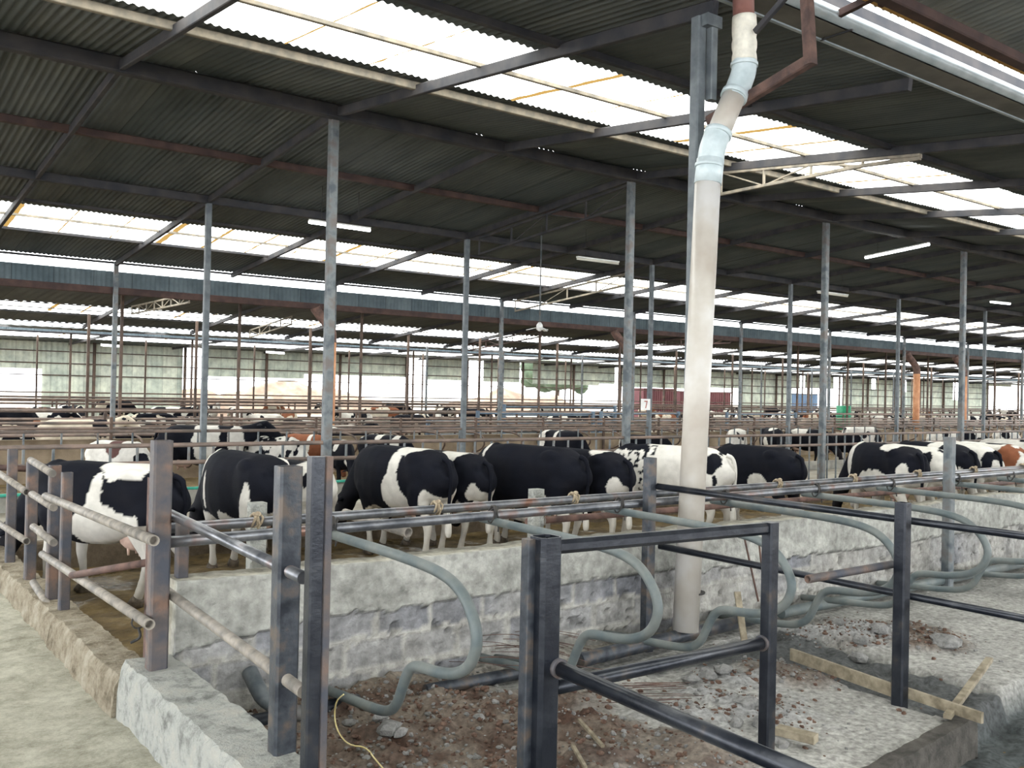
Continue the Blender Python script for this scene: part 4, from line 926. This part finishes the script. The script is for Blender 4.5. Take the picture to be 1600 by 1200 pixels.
# --- second row across the passage
def back_at(e, px, py, deg, Y, zb=1.42, dx=0):
    p = onY(px, py, Y); sc = max(.72, min(1.12, p.z/zb)); d = Vector((sin(radians(deg)), cos(radians(deg))))
    return put(e, p.x-dx*d.x, p.y-dx*d.y, deg, sc, 0)
S = [
 ('eat_a', patchfn(WHT, [(.15, 0, 1.25, .22, 0, .24, (.10, .05, .045)), (.9, 0, .9, .2, 0, .25, BLK)], .3, 3.5, 31), (185, 688), 150, 19.6, 'white cow with brown saddle seen above the leftmost black cow'),
 ('up_c', patchfn(BLK, [(.10, 0, 1.2, .26, 0, .5, WHT), (.70, 0, 1.05, .16, 0, .4, WHT), (.5, 0, .3, .3, 0, .5, WHT)], .3, 3, 32), (318, 664), 118, 20.0, 'black and white cow standing sideways behind the second tall post'),
 ('eat_b', patchfn(WHT, [(.3, 0, 1.1, .2, 0, .25, BLK)], .4, 5, 33, spot=(BLK, .12, 7, -.9, .8, .7)), (392, 684), 165, 21.4, 'greyish speckled cow left of the spotted white cow across the passage'),
 ('eat_a', patchfn(WHT, [], .4, 5, 34, spot=(BLK, .10, 8, -.9, .9, .7)), (425, 681), 150, 19.4, 'white cow with many black spots across the passage'),
 ('eat_c', patchfn(BRN, [(.25, 0, 1.2, .07, 0, .3, WHT)], .3, 3, 35), (480, 678), 150, 21.6, 'reddish brown cow with one white stripe across the passage'),
 ('eat_a', patchfn(BLK, [(.4, 0, 1.3, .12, 0, .2, WHT), (1.25, 0, .5, .07, .08, .1, WHT), (.9, 0, .8, .1, 0, .1, WHT)], .3, 3, 36), (532, 686), 190, 19.3, 'black cow facing the camera with a white forehead mark'),
 ('eat_b', patchfn(BLK, [(.5, 0, 1.1, .12, 0, .4, WHT), (-.1, 0, 1.35, .12, 0, .1, WHT)], .3, 3, 37), (603, 679), 160, 19.8, 'black cow with white shoulder standing alone across the passage'),
 ('eat_a', patchfn(BLK, [(0, 0, 1.35, .06, 0, .6, WHT), (-.6, 0, 1.2, .16, 0, .4, WHT)], .3, 3, 38), (878, 672), 175, 19.6, 'black cow with thin white back stripe above the big black cow'),
 ('eat_c', patchfn(BLK, [(.6, 0, .9, .08, 0, .1, WHT)], .3, 3, 39), (1008, 679), 120, 19.8, 'solid black cow across the passage behind the number post'),
 ('eat_b', patchfn(WHT, [(.3, 0, 1.12, .14, 0, .12, BLK), (-.1, 0, 1.0, .16, 0, .16, BLK), (.62, 0, 1.2, .1, 0, .14, BLK), (-.7, 0, 1., .1, 0, .2, BLK)], .4, 4, 40), (1150, 670), 240, 20.0, 'white cow with black blotches across the passage, right of the drain pipe'),
 ('eat_a', patchfn(BLK, [(.3, 0, 1.4, .3, 0, .1, WHT), (.1, 0, .8, .3, 0, .25, WHT)], .3, 3, 41), (1208, 668), 215, 20.0, 'black cow with white shoulder and belly behind the tall right post'),
 ('eat_b', patchfn(BLK, [(-.2, 0, 1.35, .3, 0, .2, WHT), (1.25, 0, .4, .1, .1, .2, WHT)], .3, 3, 42), (1262, 670), 170, 19.6, 'black cow with white loin and white nose across the passage'),
 ('eat_a', patchfn(BLK, [(-.1, 0, 1.42, .15, 0, .08, WHT), (1.25, .08, .45, .14, .06, .3, WHT)], .3, 3, 43), (1315, 676), 175, 19.2, 'black cow with white blazed lowered head right of the tall post'),
 ('eat_c', patchfn(WHT, [(.1, 0, 1.1, .1, 0, .1, BLK), (-.15, 0, 1.0, .15, 0, .12, BLK), (.85, 0, 1., .3, 0, .4, BLK)], .4, 4, 44), (1345, 665), 100, 20.6, 'large white cow with black neck standing sideways across the passage'),
 ('eat_b', patchfn(WHT, [(0, 0, 1.3, .2, 0, .2, BLK)], .4, 4, 45), (1475, 676), 130, 20.3, 'white and black cow behind the right tall post across the passage'),
 ('eat_a', patchfn(BLK, [(.4, 0, 1.3, .3, 0, .3, WHT)], .4, 4, 46), (1515, 672), 120, 20.6, 'black and white cow with pale shoulder near the right edge, second row'),
 ('eat_c', patchfn(WHT, [(-.3, 0, 1.2, .3, 0, .3, BLK)], .4, 4, 47), (1572, 672), 110, 20.8, 'white cow with black hip at the right edge, second row'),
 ('up_a', patchfn(CRM, [(.6, 0, 1.2, .2, 0, .3, BLK)], .4, 4, 48), (118, 655), 95, 25.6, 'cream white cow seen sideways far left behind the rails'),
 ('up_c', patchfn(BLK, [(-.1, 0, 1.4, .5, 0, .12, WHT)], .4, 4, 49), (535, 664), 80, 24.2, 'black cow with white back line behind the tall left centre post'),
]
for i, (pose, fn, (px, py), deg, Y, l) in enumerate(S):
    e = make_cow('cow', pose, fn, label=l, tailcol=BLK if i % 2 else WHT); back_at(e, px, py, deg, Y)
# --- far herd
HERD = [make_cow('cow', ('up_a', 'eat_a', 'up_c', 'eat_b', 'up_a', 'eat_c')[k], randfn(50+k, (.0, -.15, .2, 0, .1, -.5)[k], BRN if k == 3 else BLK, CRM if k % 2 else WHT), label='distant cow') for k in range(6)]
rh = random.Random(11); used = [0]*6
PLACED = []
def far(px, Y, deg, k, label, grp, z=0., sc=.95):
    for _ in range(14):
        p = onY(px, 640, Y)
        if all((p.x-a)**2+(Y-b_)**2 > 3.2 for a, b_ in PLACED): break
        Y += .45; px += 3*(-1)**_
    PLACED.append((p.x, Y))
    if used[k] == 0: used[k] = 1; e = HERD[k]; e['label'] = label; e['group'] = grp; e.location = (p.x, Y, z); e.scale = (sc,)*3; e.rotation_euler = (0, 0, pi/2-radians(deg)); return
    dup(HERD[k], (p.x, Y, z), label, grp, pi/2-radians(deg), sc)
k = 0
for row, (Y, pxs, nm) in enumerate(((27.2, (8, 30, 62, 88, 150, 168, 205, 222, 250, 272, 372, 398, 412, 440, 462, 500, 560), 'resting in the stalls behind the low brown wall'),
                   (34.0, (12, 60, 236, 418, 448, 560, 640, 872, 905, 940, 1040, 1052, 1062, 1100, 1165, 1225, 1270, 1385, 1420, 1520, 1570), 'standing in the second barn'),
                   (41.0, (5, 45, 58, 120, 262, 300, 372, 600, 680, 740, 960, 1028, 1130, 1180, 1230, 1250, 1290, 1300, 1360, 1440, 1480, 1550), 'standing near the far eave'),
                   (52.0, (100, 180, 330, 430, 520, 620, 700, 780, 850, 1010, 1140, 1210, 1280, 1340, 1400, 1450, 1490, 1540, 1580), 'standing near the far wall'))):
    for px in pxs:
        far(px+rh.uniform(-3, 3), Y+rh.uniform(-1, 1), rh.choice((90, 100, 180, 200, 270, 0, 250)), k % 6, 'small distant black, white or brown cow '+nm, 'cows '+nm, 0, rh.uniform(.85, 1.0)*(.82 if row == 0 else 1)); k += 1

# ------------------------------------------------------------------ far stalls
o = MB().box((1.6, 23.3, 0), (70, 23.5, .98)).obj('low_partition', mat('mud_wall', (.16, .12, .08), (.30, .24, .17), 1.5, .9, bmp=.4)); tag(o, 'long low brown stained partition wall behind the second row of cows', 'wall')
o = MB().box((1.6, 38.2, 0), (110, 38.4, 1.0)).obj('low_partition', 'concrete'); tag(o, 'farther low grey partition wall in the second barn', 'wall')
rails = [(23.25, 1.08, 'far_rail', 70), (23.25, 1.36, 'far_rail', 70), (24.0, 1.2, 'far_rail', 70), (26.0, 1.35, 'far_rail', 50), (26.0, .95, 'far_rail', 60), (28.5, 1.5, 'far_rail', 80), (28.5, 1.05, 'far_rust', 80), (31.4, 1.45, 'far_rust', 80), (31.4, .9, 'far_rail', 80), (34.5, 1.3, 'far_rail', 90),
         (37.6, 1.5, 'far_rust', 100), (37.6, 1.0, 'far_rail', 100), (38.3, 1.25, 'far_rust', 100), (43.2, 1.55, 'far_rust', 110), (43.2, 1.1, 'far_rail', 110), (47, 1.5, 'far_rail', 120), (50, 1.55, 'far_rust', 120), (50, 1.0, 'far_rust', 120), (55, 1.5, 'far_rail', 130), (58.5, 1.7, 'far_rust', 130), (58.5, 1.2, 'far_rust', 130)]
for i, (y, z, m, xe) in enumerate(rails):
    seg('stall_rail', (1.6, y, z), (xe, y, z+.03), .035 if y < 30 else .04, m, 'long horizontal rail crossing the stalls beyond the passage', 'rail', group='long rails beyond the passage', n=8)
# posts of these rails
sp0 = None
for y, st, xe in ((23.25, 2.6, 62), (26.0, 3.1, 50), (28.5, 3.7, 70), (31.4, 4.4, 80), (37.6, 4.7, 90), (43.2, 5.2, 100), (50, 6.3, 110)):
    x = 3.
    while x < xe:
        if sp0 is None: b = MB(); b.bar((0, 0, 0), (0, 0, 1.5), .07, .07); sp0 = tag(b.obj('stall_post', 'far_rust', loc=(x, y, 0)), 'short rusty post holding the far stall rails', 'post', 'short posts of the far stalls')
        else: dup(sp0, (x, y, 0))
        x += st
# far stall dividers on the brown partition
fd = None
for k in range(34):
    x = 6+1.35*k
    if fd is None:
        b = MB(); b.tube(smooth_path([(0, 0, 1.1), (0, -.9, 1.08), (0, -1.25, .95), (0, -1.25, .7), (0, -.9, .55), (0, -.6, .5), (0, -.35, .3), (0, 0, .28)], 1), .026, 8)
        fd = tag(b.obj('stall_divider', 'far_rust', loc=(x, 23.25, 0)), 'rusty curved divider on the far brown partition', 'stall divider', 'curved dividers on the brown partition')
    else: dup(fd, (x, 23.25, 0))
# blue grey gates in the middle distance
def far_gate(x, y, L, h_, rz, label):
    e = empty('pen_gate', (x, y, 0), label, 'gate', rz)
    for sx in (0, L): MB().bar((sx, 0, 0), (sx, 0, h_), .12, .12).obj('post', 'blue_steel', e)
    for q in range(5): MB().tube([(0, 0, .35+(h_-.45)*q/4), (L, 0, .35+(h_-.45)*q/4)], .03, 8).obj('rail', 'blue_steel', e)
far_gate(19.0, 27.5, 5.5, 1.6, .0, 'blue grey pen gate in the middle distance, left one'); far_gate(25.2, 27.8, 5., 1.6, .1, 'blue grey pen gate in the middle distance, middle one'); far_gate(22, 30, 6, 1.8, .0, 'blue grey pen gate farther back in the middle'); far_gate(33, 28, 5, 1.6, .0, 'blue grey pen gate behind the number post')
far_gate(16.5, 26.8, 7, 1.35, -.12, 'slanting grey pen gate below the middle posts')
# green barrel
q = onY(1318, 650, 33); b = MB(); b.tube([(0, 0, 0), (0, 0, 1.9)], .42, 18); b.tube([(0, 0, .6), (0, 0, .66)], .45, 18); b.tube([(0, 0, 1.25), (0, 0, 1.31)], .45, 18)
tag(b.obj('barrel', 'green_plastic', loc=(q.x, 33, 0)), 'green barrel standing among the distant cows at right', 'barrel')
# number sign on a post
q = onY(1008, 632, 17.85); e = empty('number_sign', (q.x, 17.84, q.z), 'small white sign with a red number seven on a post', 'sign')
MB().box((-.17, -.012, -.15), (.17, .0, .15)).obj('plate', 'white_paint', e)
b = MB(); b.box((-.055, -.02, .07), (.06, -.013, .10)); b.add([(.06, -.02, .08), (.03, -.02, .08), (-.02, -.02, -.10), (.012, -.02, -.10), (.06, -.013, .08), (.03, -.013, .08), (-.02, -.013, -.10), (.012, -.013, -.10)], [(0, 1, 2, 3), (7, 6, 5, 4), (0, 4, 5, 1), (2, 6, 7, 3), (1, 5, 6, 2), (0, 3, 7, 4)])
b.obj('numeral', 'sign_red', e)

# ------------------------------------------------------------------ lamps
def lamp(p, q, lit, label):
    p, q = Vector(p), Vector(q); e = empty('tube_lamp', p, label, 'lamp'); d = q-p
    MB().bar((0, 0, .04), d+Vector((0, 0, .04)), .09, .03).obj('housing', 'white_paint', e)
    MB().tube([(0, 0, 0), d], .028, 10).obj('tube', 'lamp_on' if lit else 'lamp_off', e)
    for t in (.2, .8):
        s = d*t; top = zr((p+s).y)-.05-p.z
        if top-s.z > .1: MB().tube([s+Vector((0, 0, .05)), (s.x, s.y, top)], .006, 6).obj('hanger', 'wire_black', e)
Yl = 16.2
lamp(onY(483, 347, Yl), onY(578, 360, Yl), True, 'lit tube lamp behind the tall post at left centre')
lamp(onY(902, 404, Yl), onY(966, 412, Yl), False, 'unlit tube lamp left of the post before the drain pipe')
lamp(onY(1352, 403, 13.5), onY(1452, 382, 11.9), True, 'long lit tube lamp hanging slanted at the right')
lamp(onY(1278, 457, Yl), onY(1324, 463, Yl), False, 'unlit tube lamp at the right post under the roof')
lamp(onY(1548, 472, Yl), onY(1578, 475, Yl), True, 'small lit tube lamp near the right edge')
for i, (x, y, l) in enumerate(((172, 540, 'far left lamp in front of the end wall'), (1188, 495, 'lit lamp at the break of the long fascia'), (430, 551, 'far lamp over the wall opening'), (607, 548, 'far lamp left of the wide opening'), (1455, 588, 'far lamp near the right wall'), (102, 452, 'pale lamp left below the fascia'), (278, 465, 'pale lamp below the fascia beside the small truss'))):
    Yq = 24.2 if i in (1,) else (30 if i > 4 else 40); a_ = onY(x-14, y-1, Yq); c_ = onY(x+14, y+1, Yq); e = empty('tube_lamp', a_, l, 'lamp')
    MB().bar((0, 0, .05), c_-a_+Vector((0, 0, .05)), .1, .03).obj('housing', 'white_paint', e)
    MB().tube([(0, 0, 0), c_-a_], .04, 8).obj('tube', 'lamp_on' if i < 5 else 'lamp_off', e)
    m_ = (c_-a_)/2; hz = (zr(Yq) if Yq < 25 else z2(Yq) if Yq < 38 else z3(Yq))-a_.z
    if hz > .1: MB().tube([m_+Vector((0, 0, .05)), (m_.x, m_.y, hz)], .01, 6).obj('hanger', 'wire_black', e)
# pale fixture on a rod
q = onY(843, 512, 16.5); t = onY(840, 425, 16.5); e = empty('hanging_fan', q, 'small pale fixture with blades hanging from a long thin rod', 'fan')
MB().tube([(0, 0, .1), (0, 0, zr(16.5)-q.z-.05)], .016, 8).obj('rod', 'post_dark', e)
MB().loft([(0, 0, .12), (0, 0, .06), (0, 0, -.04), (0, 0, -.08)], [(.03, .03), (.07, .07), (.075, .075), (.02, .02)], 14).obj('motor_housing', 'white_paint', e)
for k in range(3):
    a_ = k*2.1+.4; MB().bar((.06*cos(a_), .06*sin(a_), .0), (.30*cos(a_), .30*sin(a_), -.06), .09, .012).obj('blade', 'white_paint', e)

# ------------------------------------------------------------------ far wall with its openings
WY = 60.2
def X60(px): return onY(px, 600, WY).x
def zw(px, py): return onY(px, py, WY).z
segs = [(-30, 65, 528, 575), (65, 285, 528, 640), (320, 475, 545, 590), (475, 637, 545, 587), (665, 728, 548, 594), (755, 812, 550, 597), (832, 936, 552, 601), (936, 960, 552, 600), (966, 1075, 555, 606), (1075, 1160, 560, 606), (1160, 1237, 560, 640),
        (1237, 1250, 560, 607), (1258, 1303, 560, 607), (1318, 1362, 560, 640), (1368, 1408, 560, 640), (1416, 1489, 560, 640), (1501, 1545, 565, 640), (1545, 1580, 565, 604), (1592, 1680, 565, 604)]
for i, (a, c_, t, bt) in enumerate(segs):
    xa, xb = X60(a), X60(c_); zb = max(0, zw((a+c_)/2, bt)) if bt < 640 else 0.
    n = max(3, int((xb-xa)/.3*4)); v = []; 
    for k_ in range(n+1):
        x = xa+(xb-xa)*k_/n; d = .03*sin(2*pi*x/.3); v += [(x, WY+d, zb), (x, WY+d, 4.85)]
    b = MB(); b.add(v, [(2*k_, 2*k_+2, 2*k_+3, 2*k_+1) for k_ in range(n)], True); o = b.obj('wall_back' if i == 0 else 'wall_back.%03d' % i, 'wall_sheet'); struct(o)
for (px0, px1, z_a, z_b, i) in ((1250, 1258, 0, 0, 0),):
    pass
for i, (a, c_, y0_, y1_) in enumerate(((1250, 1258, 605, 640), (1303, 1318, 608, 640), (1362, 1368, 608, 640), (1408, 1416, 612, 640), (1489, 1501, 625, 640))):
    xa, xb = X60(a), X60(c_); zt = zw((a+c_)/2, y0_)
    if i > 1:
        struct(MB().box((xa, WY-.02, 0), (xb, WY+.02, max(.4, zt))).obj('wall_back', 'wall_sheet'))
for i, z in enumerate((2.7, 3.4, 4.1)):
    beam('wall_girt', (X60(-30), WY-.1, z), (X60(1545), WY-.1, z), .08, .06, 'far_rust', ('lowest', 'middle', 'topmost')[i]+' brown girt rail across the far corrugated wall', 'beam')
wp = None
for k in range(22):
    x = 8+5.4*k
    if wp is None: b = MB(); b.bar((0, 0, 0), (0, 0, 4.8), .16, .16); wp = tag(b.obj('wall_post', 'far_rust', loc=(x, WY-.2, 0)), 'brown post standing against the far corrugated wall', 'post', 'posts of the far wall')
    else: dup(wp, (x, WY-.2, 0))
# outside
def heap(x, y, rx, ry, h_, m, label, cat, seed):
    b = MB(); n = 28; vs = []
    for j in range(n+1):
        for i in range(n+1):
            u, v = i/n*2-1, j/n*2-1; rr_ = sqrt(u*u+v*v); z = h_*max(0, 1-rr_**1.6)*(1+.5*noise.noise(Vector((u*3, v*3, seed)))); vs.append((u*rx, v*ry, max(z, -.05)))
    b.add(vs, [(j*(n+1)+i, j*(n+1)+i+1, (j+1)*(n+1)+i+1, (j+1)*(n+1)+i) for j in range(n) for i in range(n)], True)
    tag(b.obj(name_for(cat), m, loc=(x, y, 0)), label, cat)
def name_for(cat): return {'heap': 'silage_heap', 'tree': 'tree'}.get(cat, cat)
heap(34, 76, 11, 4, 2.6, 'beige_heap', 'long beige heap outside behind the left wall opening', 'heap', 1)
heap(21, 67, 6, 2.6, 1.9, 'beige_heap', 'smaller beige heap outside at the far left', 'heap', 5)
heap(57, 76, 11, 4, 2.3, 'beige_heap', 'beige heap outside right of the long one', 'heap', 9)
def shed(name, x0, x1, y0, y1, h_, m, label, cat):
    e = empty(name, ((x0+x1)/2, (y0+y1)/2, 0), label, cat); L = (x1-x0)/2; W = (y1-y0)/2
    MB().box((-L, -W, .15), (L, W, h_)).obj('body', m, e)
    b = MB(); k = -L+.2
    while k < L: b.box((k, -W-.05, .2), (k+.12, -W, h_-.05)); k += .3
    b.obj('ribs', m, e); MB().box((-L-.03, -W-.06, h_-.08), (L+.03, W+.06, h_+.03)).obj('roof_rim', m, e)
shed('shipping_container', X60(1003)+3, X60(1088), 63, 65.6, 2.9, 'red_box', 'dull red container outside the far wall, left of the wide drain pipe', 'container')
shed('shipping_container', X60(1092)+1.5, X60(1158)+3, 64, 66.6, 2.7, 'red_box', 'dull red container outside the far wall, right of the wide drain pipe', 'container')
shed('shipping_container', X60(1237)+3, X60(1305)+5, 66, 68.6, 2.8, 'blue_box', 'pale blue container outside the far wall at right', 'container')
tr_ = empty('tree', (70, 85, 0), 'pale green tree outside beyond the far wall opening', 'tree')
b = MB(); rt = random.Random(2)
for k in range(60): 
    a_ = rt.random()*6.28; rr_ = rt.random()*3.2; b.ell((rr_*cos(a_), rr_*sin(a_), 3.2+rt.random()*2.6), (.9+rt.random(),)*2+(.7+rt.random()*.6,), 8, 6)
b.obj('crown', 'foliage', tr_); MB().tube([(0, 0, 0), (.1, 0, 3.4)], .25, 10).obj('trunk', 'far_rust', tr_)

# ------------------------------------------------------------------ render look
SC.view_settings.view_transform = 'Standard'; SC.view_settings.look = 'None'; SC.view_settings.gamma = 1
SC.view_settings.use_curve_mapping = False; SC.view_settings.exposure = 1.15
SC.cycles.use_denoising = True; SC.cycles.max_bounces = 8; SC.cycles.transparent_max_bounces = 12; SC.cycles.diffuse_bounces = 4
SC.cycles.sample_clamp_indirect = 6
